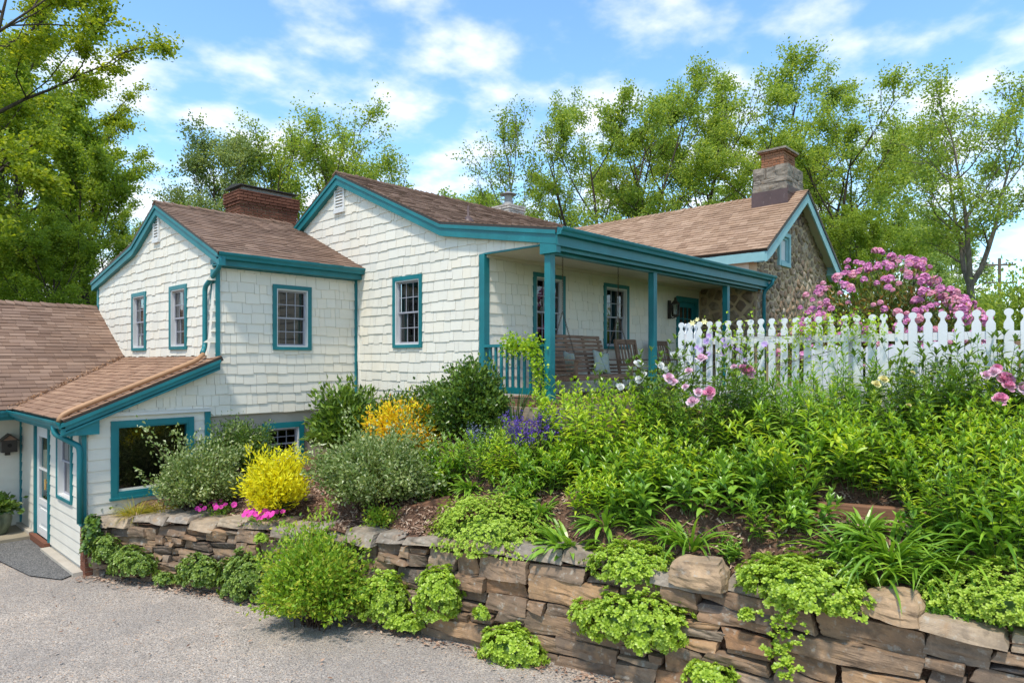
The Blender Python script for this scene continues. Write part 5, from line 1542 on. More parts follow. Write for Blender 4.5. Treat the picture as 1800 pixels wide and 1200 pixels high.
# utility pole beyond the garden
pb = at_depth(1757, 560, 60); pb[2] = 2.5
up = thing("utility_pole", tuple(pb), "distant wooden utility pole with two crossarms behind the right tree", "pole")
m = MB(); m.tube([(0, 0, 0), (0, 0, 9.9)], [.18, .12], 8); m.obj("pole", M["bark_grey"], up, world=False)
dv = Vector(RT); 
for z in (9.3, 7.7): 
    m = MB(); m.bar(-dv * 1.3 + Vector((0, 0, z)), dv * 1.3 + Vector((0, 0, z)), .12, .14); m.obj("crossarm", M["bark_grey"], up, world=False)
for z in (9.3, 7.7):
    for k in (-1.15, -.6, .6, 1.15):
        m = MB(); q = dv * k + Vector((0, 0, z)); m.tube([q, q + Vector((0, 0, .25))], .05, 6); m.obj("insulator", M["metal_dark"], up, world=False)
wdir = Vector(FW) * 1.0 - Vector(RT) * .35
for k in (-1.15, 1.15):
    m = MB(); q = dv * k + Vector((0, 0, 9.55)); 
    m.tube([q + wdir * tt_ + Vector((0, 0, -.8 * (1 - ((tt_ - 20) / 20) ** 2))) for tt_ in range(0, 41, 4)], .025, 4, cap=False); m.obj("wire", M["metal_dark"], up, world=False)

# fallen leaf bits and loose grit along the foot of the wall and over the drive
n = 2200; sel = rng.uniform(0, 1, n); ss_ = rng.uniform(0, 12.5, n)
pts = np.array([wpt(v)[0] + wpt(v)[1] * (.12 + (abs(rng.normal(0, .12)) if q < .85 else rng.uniform(0, 3.2))) for v, q in zip(ss_, sel)])
bv = np.array([[-1, 0, 0], [0, -.5, .12], [1, 0, .05], [0, .5, .1]], float)
V, Fs = bake(bv, [np.array([[0, 1, 2, 3]])], rot_to(rng.normal(0, .25, (n, 3)) + np.array([[0, 0, 1.0]])), np.column_stack([pts, np.full(n, .024)]), rng.uniform(.010, .032, n))
tag(link("leaf_litter", np_mesh("leaf_litter", V, Fs, [M["chip"]])), "small brown leaf bits scattered on the driveway along the wall", "leaf litter", kind="stuff")
# ------------------------------------------------------------------ plants: prototypes are lists of (part name, mesh); place() makes one plant of them
PROF["round"] = [.35, 1.0, .72]
PROF["oval"] = [.2, .95, .85, 0.0]
GA = 2.39996
def foliage(name, parts, mats):
    V, Fs = merge(parts); return np_mesh(name, V, Fs, mats if isinstance(mats, (list, tuple)) else [mats])
def stems_mesh(paths, mat, seg=3):
    V, Fs = tubes_np(paths, seg); return np_mesh("stems", V, Fs, [mat], smooth=True)
def place(parts, name, loc, label, cat, group=None, rz=0.0, sc=1.0):
    root = thing(name, loc, label, cat, group); root.rotation_euler = (0, 0, rz)
    root.scale = (sc, sc, sc) if not hasattr(sc, "__len__") else sc
    for pn, me in parts:
        o = link(pn, me, root)
    return root
def upright(seed, n, h, spread, L, W, mat, nl=15, lean=.35, prof="lance", e=(.9, .2), bend=.8, t0=.12, tuft=True, fold=.2, stem="stem"):
    """clump of upright leafy stems"""
    rr = np.random.default_rng(seed); B = []; az = []; e0 = []; bd = []; LL = []; WW = []; paths = []
    for i in range(n):
        a = rr.uniform(0, 2 * PI); r = spread * math.sqrt(rr.uniform(0, 1)); b0 = np.array([r * .55 * math.cos(a), r * .55 * math.sin(a), -.03])
        hh = h * rr.uniform(.72, 1.08) * (1 - .28 * (r / spread) ** 2); ln = lean * r / spread + rr.uniform(-.06, .06)
        d = np.array([math.cos(a) * ln, math.sin(a) * ln, 1.0])
        ts = np.linspace(0, 1, 6); P = b0 + ts[:, None] * d * hh + (ts ** 2)[:, None] * np.array([math.cos(a), math.sin(a), 0]) * .06
        P[1:, :2] += rr.normal(0, .012, (5, 2)); paths.append((P, np.linspace(.0055, .002, 6)))
        k = int(nl * rr.uniform(.8, 1.2)); tt = t0 + (1 - t0) * np.linspace(0, 1, k) ** .85; a0 = rr.uniform(0, 6.28)
        for j, t in enumerate(tt):
            p = np.array([np.interp(t, ts, P[:, q]) for q in range(3)])
            top = t > .9
            B.append(p); az.append(a0 + j * (PI / 2 + .25 if not top else GA) + rr.normal(0, .25))
            e0.append(e[1] + (e[0] - e[1]) * t ** 2 + rr.normal(0, .16)); bd.append(bend * (1.15 - .6 * t) + rr.normal(0, .18))
            s = (.62 + .5 * math.sin(PI * min(t * .95 + .1, 1))) * rr.uniform(.8, 1.15) * (.62 if t > .97 else 1)
            LL.append(L * s); WW.append(W * s * rr.uniform(.85, 1.15))
        if tuft:
            for j in range(4):
                B.append(P[-1]); az.append(a0 + j * GA); e0.append(1.15 + rr.normal(0, .1)); bd.append(.4); LL.append(L * rr.uniform(.4, .6)); WW.append(W * .6)
    V, Fs = leaves(np.array(B), np.array(az), np.array(e0), np.array(bd), np.array(LL), np.array(WW), prof, fold, rr.normal(0, .2, len(B)))
    return [("foliage", np_mesh("foliage", V, Fs, [M[mat]])), ("stems", stems_mesh(paths, M[stem]))]
def strap(seed, n, L, W, mat, e=(1.45, .75), bend=(1.0, 2.2), spread=.07, prof="strap"):
    rr = np.random.default_rng(seed)
    a = rr.uniform(0, 2 * PI, n); r = spread * np.sqrt(rr.uniform(0, 1, n)); f = rr.uniform(0, 1, n)
    B = np.column_stack([r * np.cos(a), r * np.sin(a), np.full(n, -.02)])
    V, Fs = leaves(B, a + rr.normal(0, .3, n), e[0] + (e[1] - e[0]) * f, bend[0] + (bend[1] - bend[0]) * rr.uniform(0, 1, n), L * rr.uniform(.6, 1.1, n), W * rr.uniform(.75, 1.15, n), prof, .25, rr.normal(0, .15, n))
    return [("foliage", np_mesh("foliage", V, Fs, [M[mat]]))]
def dome_dirs(rr, n, low=-.1):
    z = rr.uniform(low, 1, n); a = rr.uniform(0, 2 * PI, n); s = np.sqrt(np.maximum(0, 1 - z * z))
    return np.column_stack([s * np.cos(a), s * np.sin(a), z])
def lumpy(D, seed, amp=.18, f=2.2):
    return np.array([1 + amp * (mnoise.noise(Vector(d) * f + Vector((seed * 3.1, seed, 0))) * 1.3 + .5 * mnoise.noise(Vector(d) * f * 2.6 + Vector((seed, 7, seed)))) for d in D])
def bush(seed, rx, ry, h, ns, nleaf, L, W, mat, low=-.15, amp=.2, t0=.4, jit=.05, wisp=0.0, base=.12, stem="stem_brown", fill=.85, zc=.38):
    """woody shrub: stems to a lumpy dome, small leaves along them"""
    rr = np.random.default_rng(seed); D = dome_dirs(rr, ns, low); k = lumpy(D, seed, amp)
    R3 = np.array([rx, ry, h * (1 - zc)])
    E = D * R3 * k[:, None] * rr.uniform(fill - .25, 1.03, ns)[:, None]; E[:, 2] += h * zc
    E[:, 2] = np.maximum(E[:, 2], .05)
    if wisp > 0:
        q = rr.uniform(0, 1, ns) < .14; E[q] *= 1 + wisp * rr.uniform(.3, 1, q.sum())[:, None]
    paths = []; P = []; N = []
    per = nleaf // ns
    for i in range(ns):
        b0 = np.array([rr.normal(0, base * rx), rr.normal(0, base * ry), -.04]); mid = (b0 + E[i]) / 2 + np.array([0, 0, .12 * h]) * rr.uniform(.3, 1.2) + rr.normal(0, .03, 3)
        ts = np.linspace(0, 1, 7)[:, None]; C = (1 - ts) ** 2 * b0 + 2 * ts * (1 - ts) * mid + ts ** 2 * E[i]
        if i % 2 == 0: paths.append((C, np.linspace(.008, .002, 7)))
        t = t0 + (1 - t0) * rr.uniform(0, 1, per) ** .7
        pp = (1 - t[:, None]) ** 2 * b0 + 2 * t[:, None] * (1 - t[:, None]) * mid + t[:, None] ** 2 * E[i] + rr.normal(0, jit, (per, 3)) * (0.5 + t[:, None] * .6)
        P.append(pp); N.append(np.repeat((D[i] + np.array([0, 0, .35]))[None], per, 0))
    P = np.concatenate(P); N = np.concatenate(N) + rr.normal(0, .75, (len(P), 3)); N /= np.linalg.norm(N, axis=1, keepdims=True)
    P[:, 2] = np.maximum(P[:, 2], .01)
    V, Fs = diamonds(P, N, L * rr.uniform(.7, 1.2, len(P)), W * rr.uniform(.75, 1.2, len(P)))
    return [("foliage", np_mesh("foliage", V, Fs, [M[mat]])), ("stems", stems_mesh(paths, M[stem]))]
def rosette(nl, L, W, prof="round", seed=0):
    rr = np.random.default_rng(seed); a = np.arange(nl) * GA; f = np.arange(nl) / nl
    V, Fs = leaves(np.zeros((nl, 3)), a, .1 + .95 * f + rr.normal(0, .08, nl), np.full(nl, .1), L * (1 - .45 * f), W * (1 - .35 * f), prof, .12)
    return V, Fs
def mound(seed, rx, ry, h, nros, size, mat, nl=9, prof="round", low=-.05, amp=.30, upw=.55, lw=.62, extra=None):
    """cushion plant: rosettes over a lumpy dome"""
    nros = int(nros * 1.9); size = size * .82
    rr = np.random.default_rng(seed); D = dome_dirs(rr, nros, low); k = lumpy(D, seed, amp, 2.6)
    P = D * np.array([rx, ry, h]) * (k * rr.uniform(.78, 1.04, nros))[:, None]
    if extra is not None: P = np.concatenate([P, extra]); D = np.concatenate([D, np.tile([[-.7, -.2, .6]], (len(extra), 1))])
    N = D / np.array([rx, ry, h]); N /= np.linalg.norm(N, axis=1, keepdims=True); N = N + np.array([0, 0, upw]) + rr.normal(0, .22, N.shape)
    parts = []
    for v in range(3):
        bv, bf = rosette(nl + v - 1, 1.0, lw, prof, v); s = slice(v, None, 3)
        parts.append(bake(bv, bf, rot_to(N[s]), P[s], size * rr.uniform(.65, 1.2, len(P[s]))))
    core = np.array([d * np.array([rx, ry, h]) * .80 for d in dome_dirs(rr, 1)])
    m = MB(); seg = 14
    prof_ = [(1.0 * math.cos(t), math.sin(t)) for t in np.linspace(-.25, PI / 2, 7)]
    i0 = 0
    for r_, z_ in prof_:
        for j in range(seg):
            a = 2 * PI * j / seg; m.v.append((r_ * math.cos(a) * rx * .66, r_ * math.sin(a) * ry * .66, z_ * h * .62))
    for q in range(len(prof_) - 1):
        for j in range(seg):
            a = q * seg + j; b = q * seg + (j + 1) % seg; m.f.append((a, b, b + seg, a + seg)); m.m.append(0)
    return [("foliage", foliage("foliage", parts, M[mat])), ("stems", m.mesh("stems", M["lf_dark"]))]  # here the stems part is a dark dome core beneath the rosettes
def flower_ball(seed, n, r, mat, cup=.9):
    """many-petalled bloom"""
    rr = np.random.default_rng(seed); f = np.arange(n) / n
    V, Fs = leaves(np.zeros((n, 3)) + np.column_stack([np.zeros(n), np.zeros(n), f * r * .35]), np.arange(n) * GA + rr.normal(0, .2, n), -.15 + 1.5 * f + rr.normal(0, .12, n), -.7 * np.ones(n) + rr.normal(0, .25, n), r * (1.15 - .5 * f) * rr.uniform(.85, 1.1, n), r * (.95 - .35 * f), "petal", .12, rr.normal(0, .25, n))
    return np_mesh("flower", V, Fs, [M[mat]])
def star_flower(n, r, mat, name="flower", e=.35, bend=.2, w=.6, prof="oval"):
    V, Fs = leaves(np.zeros((n, 3)), np.arange(n) * 2 * PI / n, e, bend, r, r * w, prof, .1)
    return np_mesh(name, V, Fs, [M[mat]])

# --- prototypes
PH = [upright(100 + i, 16 + i % 3 * 3, 1.0, .34, (.175, .15, .19, .16)[i], (.032, .026, .036, .03)[i], ("lf_perennial", "lf_hosta", "lf_perennial", "lf_bright")[i], nl=(17, 20, 15, 18)[i]) for i in range(4)]
AS = [upright(120 + i, 32, .90, .40, .130, .036, ("lf_bright", "lf_perennial", "lf_bright")[i], nl=14, bend=.6) for i in range(3)]
BR = [upright(140 + i, 14, .58, .30, .20, .070, "lf_hosta", nl=9, prof="ovate", bend=1.0, e=(1.0, .5)) for i in range(3)]
MD = [upright(150 + i, 20, .66, .32, .185, .044, "lf_perennial", nl=11, bend=.75, e=(1.1, .4)) for i in range(3)]
MB_ = [upright(155 + i, 20, .62, .32, .17, .042, "lf_bright", nl=11, bend=.75, e=(1.1, .4)) for i in range(2)]
LY = [upright(160 + i, 4, 1.25, .20, .13, .022, "lf_perennial", nl=46, lean=.15, e=(.75, .35), bend=.5) for i in range(2)]
DL = [strap(170 + i, 54, .62, .032, "lf_strap") for i in range(3)]
HO = [strap(180 + i, 80, .36, .055, "lf_hosta", e=(1.4, .2), bend=(.6, 1.5), spread=.10, prof="lance") for i in range(2)]

def gp(px, py): return on_ground(px, py)
def row(protos, name, spots, labels, cat, group, smin=.9, smax=1.1):
    for i, (px, py, s) in enumerate(spots):
        p = gp(px, py)
        place(protos[i % len(protos)], name, p, labels if isinstance(labels, str) else labels[i], cat, group, random.uniform(0, 6.28), s * random.uniform(smin, smax))
J = lambda a: random.uniform(-a, a)
# the dense bed below the fence
row(PH, "phlox_clump", [(1350 + 36 * i + J(10), 768 + J(10), (1.0, .86, .94, .82)[i % 4] if i < 6 else .78) for i in range(13)], "tall narrow-leaved phlox clump growing right against the picket fence", "perennial", "tall phlox against the fence")
row(PH, "phlox_clump", [(1180 + 44 * i + J(12), 815 + J(12), .86) for i in range(10)] + [(1165, 790, .85), (1205, 780, .8), (1270, 785, .9), (1315, 778, .95), (1340, 790, .95)], "narrow-leaved phlox clump in the middle of the dense green bed", "perennial", "phlox clumps in the middle of the bed")
row(AS, "aster_clump", [(1640 + 42 * i + J(12), 858 + J(14), .95) for i in range(5)] + [(1660, 812, .8), (1720, 812, .85), (1780, 815, .9)], "bright yellow-green aster clump at the right edge of the bed", "perennial", "bright asters at the right")
row([MD[0], MB_[0], BR[2], MD[1], AS[0], MD[2], MB_[1], BR[0]], "leafy_perennial", [(955 + 48 * i + J(16), 866 + J(14), 1.0) for i in range(10)] + [(1450, 850, .9), (1500, 862, 1.05), (1550, 868, 1.05), (1600, 880, 1.05)] + [(985, 838, .85), (1035, 842, .85), (1090, 838, .85), (1140, 832, .85)], "knee-high leafy green perennial in the second row above the mulch", "perennial", "leafy perennials in the second row")
row(BR, "broad_leaved_perennial", [(1148, 912, .95), (1225, 905, .9), (1300, 900, 1.1), (1350, 885, 1.0), (1185, 868, .8), (1268, 860, .85)],
    ["broad-leaved clump left of the daylily above bare mulch", "broad-leaved clump directly above the upper daylily clump", "largest broad-leaved clump above the mulch gap", "broad-leaved clump below the umbrella-topped perennial", "broad-leaved clump half hidden between phlox and daylily", "broad-leaved clump in the thick of the phlox"], "perennial", "broad-leaved clumps at the front")
row(MD + MB_, "leafy_perennial", [(1352, 950, .82), (950, 862, .8), (915, 890, .75), (1080, 895, .75), (1030, 905, .7), (1385, 905, .8)],
    ["lone leafy perennial standing in the open mulch", "leafy perennial below the violet salvia", "leafy perennial behind the pale groundcover mound", "leafy perennial above a patch of bare mulch", "leafy perennial just behind the spiky hosta", "leafy perennial left of the brown timber"], "perennial", "small leafy perennials in the mulch")
row(AS, "aster_clump", [(1650, 945, .8), (1705, 940, .95), (1760, 945, 1.0), (1805, 915, 1.0)], "pale green aster clump with long stems behind the right daylilies", "perennial", "asters behind the right daylilies")
row(LY, "lily_stalk", [(1512, 757, 1.0), (1692, 775, 1.0), (1664, 790, .8), (1588, 765, .8)], ["tall whorled lily stalk before the middle pickets", "tallest whorled lily stalk left of the pink peonies", "shorter lily stalk beside the tallest one", "lily stalk beside the dark peony in bud"], "lily", "lily stalks by the fence")
row([upright(200, 26, .90, .18, .22, .045, "lf_bright", nl=8, lean=.9, t0=.72, bend=.9)], "umbrella_perennial", [(1404, 872, 1.0)], "umbrella-topped bright green perennial on bare stems mid bed", "perennial", None)
# low plants stepping down to the wall edge
for (P_, nm, px, py, s_, lab, ct) in [
    (HO[1], "hosta_clump", 1062, 925, .75, "low spiky hosta between the hosta at the wall and the seedling", "hosta"),
    (BR[2], "broad_leaved_perennial", 1092, 918, .62, "low broad-leaved plant left of the pale seedling", "perennial"),
    (DL[1], "daylily_clump", 1178, 958, .62, "small daylily tuft left of the upper daylily clump", "daylily"),
    (MB_[0], "leafy_perennial", 1045, 885, .6, "small bright leafy plant behind the low spiky hosta", "perennial"),
    (HO[0], "hosta_clump", 948, 905, .7, "low hosta at the back edge of the pale groundcover", "hosta"),
    (DL[2], "daylily_clump", 1495, 1000, .8, "daylily tuft just left of the arching right group", "daylily"),
    (DL[0], "daylily_clump", 1565, 985, .95, "daylily clump at the back of the right group", "daylily"),
    (DL[1], "daylily_clump", 1745, 985, 1.0, "daylily clump between asters and pale corner groundcover", "daylily"),
    (BR[0], "broad_leaved_perennial", 1650, 990, .7, "broad-leaved plant hidden among the right daylilies", "perennial"),
    (MD[1], "leafy_perennial", 1795, 985, .75, "leafy plant at the right edge above the corner groundcover", "perennial"),
    (HO[1], "hosta_clump", 1520, 935, .62, "small hosta in the mulch below the brown timber", "hosta"),
    (BR[1], "broad_leaved_perennial", 1420, 935, .6, "low broad-leaved plant at the left end of the timber", "perennial"),
    (MB_[1], "leafy_perennial", 700, 872, .55, "small yellowish plant behind the first landscape timber", "perennial"),
    (MD[2], "leafy_perennial", 755, 858, .7, "narrow-leaved plant at the right flank of the big rose bush", "perennial"),
    (HO[0], "hosta_clump", 828, 862, .62, "small hosta right of the second timber", "hosta"),
    (AS[2], "low_perennial", 900, 835, .6, "low pale perennial between the salvia and the short timber", "perennial"),
]:
    place(P_, nm, gp(px, py), lab, ct, None, random.uniform(0, 6.28), s_ * 1.3)
# big bright mound below the porch
place(upright(210, 130, .95, .95, .135, .044, "lf_bright", nl=13, lean=.45, bend=.6), "garden_phlox", gp(1045, 800), "large bright yellow-green leafy mound below the porch swing", "perennial", None, .4, (1.0, 1.0, 1.05))
# peony bushes
def peony(seed, rx, h):
    return upright(seed, 60, h * 1.75, rx * 1.2, .18, .048, "lf_laurel", nl=9, lean=.55, t0=.3, bend=.9, e=(.7, .3))
PEW = flower_ball(1, 34, .062, "pt_white"); PEP = flower_ball(2, 26, .062, "pt_pale"); PED = flower_ball(3, 34, .068, "pt_pink"); PEC = flower_ball(4, 24, .055, "pt_cream")
def blooms(root, lst, tilt=.5):
    for (me, px, py, s, dd) in lst:
        d = np.dot(np.array(root.location) - CAMP, FW) - dd - .18
        w = Vector(at_depth(px, py, d))
        o = link("flower", me, root); o.location = Matrix.Rotation(-root.rotation_euler.z, 3, "Z") @ (w - root.location)
        tow = Vector((-FW[0], -FW[1], .9)) + Vector((J(.5), J(.5), J(.3))); tow.rotate(Matrix.Rotation(-root.rotation_euler.z, 3, "Z"))
        o.rotation_euler = tow.to_track_quat("Z", "Y").to_euler(); s *= .95; o.scale = (s, s, s * .85)
b = place(peony(220, .42, .72), "peony_bush", gp(1140, 778), "peony bush with white double blooms by the porch post", "peony", None)
blooms(b, [(PEW, 1122, 640, 1.0, .3), (PEW, 1130, 658, .9, .35), (PEW, 1124, 668, 1.0, .38), (PEW, 1090, 680, .9, .35), (PEW, 1186, 626, 1.1, .2), (PEW, 1196, 630, .9, .22), (PEW, 1160, 642, .9, .25), (PEW, 1170, 650, .8, .3), (PEW, 1208, 638, .7, .2)])
b = place(peony(221, .50, .74), "peony_bush", gp(1240, 778), "peony bush with pale pink blooms before the leftmost pickets", "peony", None, 1.0)
blooms(b, [(PEP, 1232, 632, 1.3, .15), (PED, 1313, 654, 1.45, .2), (PEP, 1174, 665, 1.2, .5), (PEP, 1183, 672, .9, .5), (PEP, 1226, 690, 1.0, .5), (PED, 1247, 690, 1.2, .5), (PEP, 1217, 706, 1.2, .5), (PEP, 1204, 680, .7, .5), (PED, 1305, 648, .9, .2), (PEP, 1290, 645, .7, .2), (PEP, 1210, 652, .8, .3)])
b = place(peony(222, .40, .62), "peony_bush", gp(1765, 772), "peony bush with large deep pink blooms at the right edge", "peony", None, 2.0)
blooms(b, [(PED, 1766, 668, 1.35, .2), (PED, 1770, 678, 1.1, .25), (PED, 1758, 702, 1.1, .35), (PEP, 1746, 655, 1.0, .2), (PEP, 1732, 660, .9, .2), (PEP, 1797, 684, 1.3, .25), (PED, 1752, 648, .8, .15)])
b = place(peony(223, .45, .60), "peony_bush", gp(1620, 770), "dark green peony bush in bud with one cream bloom", "peony", None, 2.6)
blooms(b, [(PEC, 1553, 668, 1.0, .2), (PEC, 1540, 676, .9, .22), (PEC, 1597, 712, .5, .3), (PEC, 1604, 655, .5, .2)])
# salvia and other spikes
def spikes(seed, n, h, spread, mat, fl=26):
    rr = np.random.default_rng(seed); P = []; N = []; paths = []
    for i in range(n):
        a = rr.uniform(0, 6.28); r = spread * math.sqrt(rr.uniform(0, 1)); b0 = np.array([r * .6 * math.cos(a), r * .6 * math.sin(a), 0]); e_ = b0 + np.array([math.cos(a) * r * .5, math.sin(a) * r * .5, h * rr.uniform(.7, 1.1)])
        paths.append((np.linspace(b0, e_, 4), np.linspace(.004, .002, 4)))
        t = rr.uniform(.55, 1, fl); P.append(b0 + t[:, None] * (e_ - b0) + rr.normal(0, .009, (fl, 3))); N.append(rr.normal(0, 1, (fl, 3)))
    P = np.concatenate(P); N = np.concatenate(N); N /= np.linalg.norm(N, axis=1, keepdims=True)
    V, Fs = diamonds(P, N, .022, .013); up_ = upright(seed + 1, n // 2, h * .55, spread, .06, .018, "lf_perennial", nl=10)
    return [("flower_spikes", np_mesh("flower_spikes", V, Fs, [M[mat]])), ("stems", stems_mesh(paths, M["stem"]))] + up_
place(spikes(230, 70, .48, .30, "pt_salvia"), "salvia_clump", gp(936, 822), "clump of deep violet salvia spikes left of the bright green mound", "salvia", None, 0, (1.3, 1.3, 1.45))
place(spikes(232, 30, .42, .25, "pt_blue", 16), "catmint_clump", gp(842, 800), "pale blue catmint spikes in front of the holly shrub", "catmint")
place(spikes(234, 14, .42, .14, "pt_blue", 12), "catmint_clump", gp(742, 880), "few pale violet spikes beside the brown timber", "catmint")
# grasses, iris, feathery plants
place(strap(240, 420, .42, .010, "lf_fine", e=(1.55, .9), bend=(.3, 1.0), spread=.35, prof="grass"), "feathery_grass", gp(915, 782), "soft feathery green grass tuft below the porch railing", "grass tuft")
place(strap(241, 260, .34, .010, "lf_fine", e=(1.55, .9), bend=(.3, 1.0), spread=.28, prof="grass"), "feathery_grass", gp(865, 786), "fine green grass tuft right of the catmint", "grass tuft")
place(strap(242, 40, .75, .022, "lf_iris", e=(1.55, 1.15), bend=(.1, .8), spread=.14), "iris_clump", gp(905, 752), "dark blade-leaved iris clump beside the porch steps", "iris")
place(strap(243, 420, .36, .007, "lf_grass", e=(1.5, .5), bend=(.6, 2.0), spread=.14, prof="grass"), "golden_sedge", gp(238, 908), "golden brown sedge tuft under the picture window", "sedge")
place(strap(244, 340, .34, .007, "lf_grass", e=(1.5, .5), bend=(.6, 2.0), spread=.13, prof="grass"), "golden_sedge", gp(288, 905), "golden sedge tuft squeezed against the left rose bush", "sedge")
place(AS[1], "low_perennial", gp(845, 835), "low yellow-green perennial above the short timber", "perennial", None, 1.1, .75)
place(MD[1], "low_perennial", gp(800, 838), "gold-tipped green perennial right of the big rose bush", "perennial", None, .3, .95)
place(MD[2], "low_perennial", gp(780, 872), "arching long-leaved perennial between rose bush and groundcover", "perennial", None, 2.3, 1.0)
place(AS[0], "low_perennial", gp(878, 850), "yellow-green leafy perennial just above the groundcover mound", "perennial", None, 2.0, .7)
place(MD[0], "low_perennial", gp(905, 905), "narrow-leaved perennial tucked behind the spiky hosta", "perennial", None, 4.0, .8)
# daylilies and hostas at the front
place(DL[0], "daylily_clump", gp(1215, 968), "arching daylily clump between the two upper sedum mounds", "daylily", None, .2, 1.05)
place(DL[1], "daylily_clump", gp(1545, 1030), "arching daylily clump right of the trailing sedum", "daylily", None, 1.2, 1.05)
place(DL[2], "daylily_clump", gp(1610, 1020), "wide daylily clump in the middle of the right group", "daylily", None, 2.2, 1.15)
place(DL[0], "daylily_clump", gp(1690, 1015), "daylily clump farthest right beside the pale groundcover", "daylily", None, 3.2, 1.1)
place(strap(185, 130, .40, .060, "lf_hosta", e=(1.45, .1), bend=(.6, 1.5), spread=.16, prof="lance"), "hosta_clump", gp(1002, 965), "spiky green hosta clump at the wall edge beside the groundcover", "hosta", None, .5, 1.15)
place(HO[1], "hosta_clump", gp(1478, 970), "small hosta with blue-green leaves behind the trailing sedum", "hosta", None, .5, .7)
place(BR[0], "milkweed_plant", gp(1278, 985), "small plant with two upright broad leaves in bare mulch", "seedling", None, .5, .42)
place(BR[1], "milkweed_plant", gp(1118, 935), "upright pale broad-leaved seedling left of the daylily clump", "seedling", None, 1.5, .5)
# sedum mounds and groundcover
def drape(n, y0, dy, zdrop, out, seed):
    rr = np.random.default_rng(seed); t = rr.uniform(0, 1, n); return np.column_stack([-out - .05 * t + rr.normal(0, .03, n), y0 + rr.normal(0, dy, n) * (1 - .4 * t), -zdrop * t])
SD = [mound(250, .40, .50, .30, 400, .052, "lf_sedum"), mound(251, .36, .42, .22, 280, .052, "lf_sedum", amp=.25)]
p = gp(1115, 1005); place(SD[0], "sedum_mound", p, "dense round sedum mound on the bed above the wall face", "sedum", None, .2, (.98, .98, 1.0))
p = gp(1412, 1045); place(mound(252, .48, .64, .32, 560, .056, "lf_sedum", extra=drape(75, .02, .11, .62, .40, 3)), "sedum_mound", p, "sedum mound trailing down over the wall beside the slab", "sedum", None, 0, (.95, .95, 1.0))
def wall_plant(px, py, out=.16):
    """point on the wall face under a pixel"""
    r = ray(px, py); d = 3.0
    while d < 14:
        q = CAMP + r * d
        if q[0] > wall_x(q[1]) - out + .1 * max(q[2], 0) or q[2] < .02: return Vector(q)
        d += .02
    return Vector(q)
WALLANG = math.atan2(-.34, .94)
for (px, py, rx, ry, h, n, sz, mt, lab) in [
    (1112, 1095, .26, .58, .27, 420, .060, "lf_sedum", "largest sedum clump spilling down the middle of the wall face"),
    (770, 1050, .20, .26, .36, 260, .060, "lf_sedum", "narrow sedum clump hanging on the wall right of the spirea"),
    (672, 1060, .20, .33, .36, 260, .058, "lf_sedum", "sedum clump on the wall just right of the big spirea"),
    (898, 1142, .22, .36, .22, 240, .060, "lf_sedum", "sedum clump at the foot of the wall on the gravel"),
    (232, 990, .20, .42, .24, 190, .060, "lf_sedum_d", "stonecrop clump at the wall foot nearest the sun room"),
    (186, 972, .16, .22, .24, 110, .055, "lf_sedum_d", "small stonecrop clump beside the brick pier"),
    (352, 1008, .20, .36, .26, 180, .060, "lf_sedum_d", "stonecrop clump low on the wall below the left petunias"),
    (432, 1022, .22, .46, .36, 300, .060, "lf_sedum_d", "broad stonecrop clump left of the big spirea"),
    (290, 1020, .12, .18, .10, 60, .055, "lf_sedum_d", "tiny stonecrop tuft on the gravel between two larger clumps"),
    (712, 1096, .14, .24, .12, 80, .058, "lf_sedum", "low sedum tuft on the gravel below the spirea"),
    (1248, 1192, .14, .24, .14, 80, .062, "lf_sedum", "sedum tuft at the wall foot at the bottom edge"),
    (458, 950, .06, .10, .09, 26, .05, "lf_sedum", "little sedum sprig rooted in a joint below the right petunias"),
    (1312, 1082, .03, .06, .06, 12, .055, "lf_sedum", "single sedum sprig on the face of the thick slab"),
    (846, 1085, .05, .10, .12, 22, .05, "lf_sedum", "thin sedum sprig in a joint left of the foot clump"),
]:
    q = wall_plant(px, py); place(mound(int(px), rx, ry, h, n, sz, mt, low=-.55 if h > .14 else -.1, upw=.35), "sedum_clump", q, lab, "sedum", None, WALLANG * -.0 + .33)
p = gp(858, 962); place(mound(260, .52, .80, .56, 2200, .032, "lf_cover", nl=7, lw=.75, amp=.22, upw=.7), "groundcover_mound", p + Vector((.20, .16, -.02)), "wide mound of pale small-leaved groundcover along the wall edge", "groundcover", None, .33)
p = gp(1790, 1085); place(mound(261, .55, .70, .34, 1100, .040, "lf_cover", nl=8, lw=.55, amp=.2), "groundcover_mound", p + Vector((.15, 0, 0)), "pale leathery groundcover mound in the bottom right corner", "groundcover", None, .1)
p = gp(1668, 1085); place(mound(262, .30, .42, .22, 300, .060, "lf_hosta", nl=8, lw=.42, prof="oval", amp=.2), "groundcover_mound", p, "glossy dark-leaved creeping plant at the foot of the daylilies", "groundcover", None, .1)
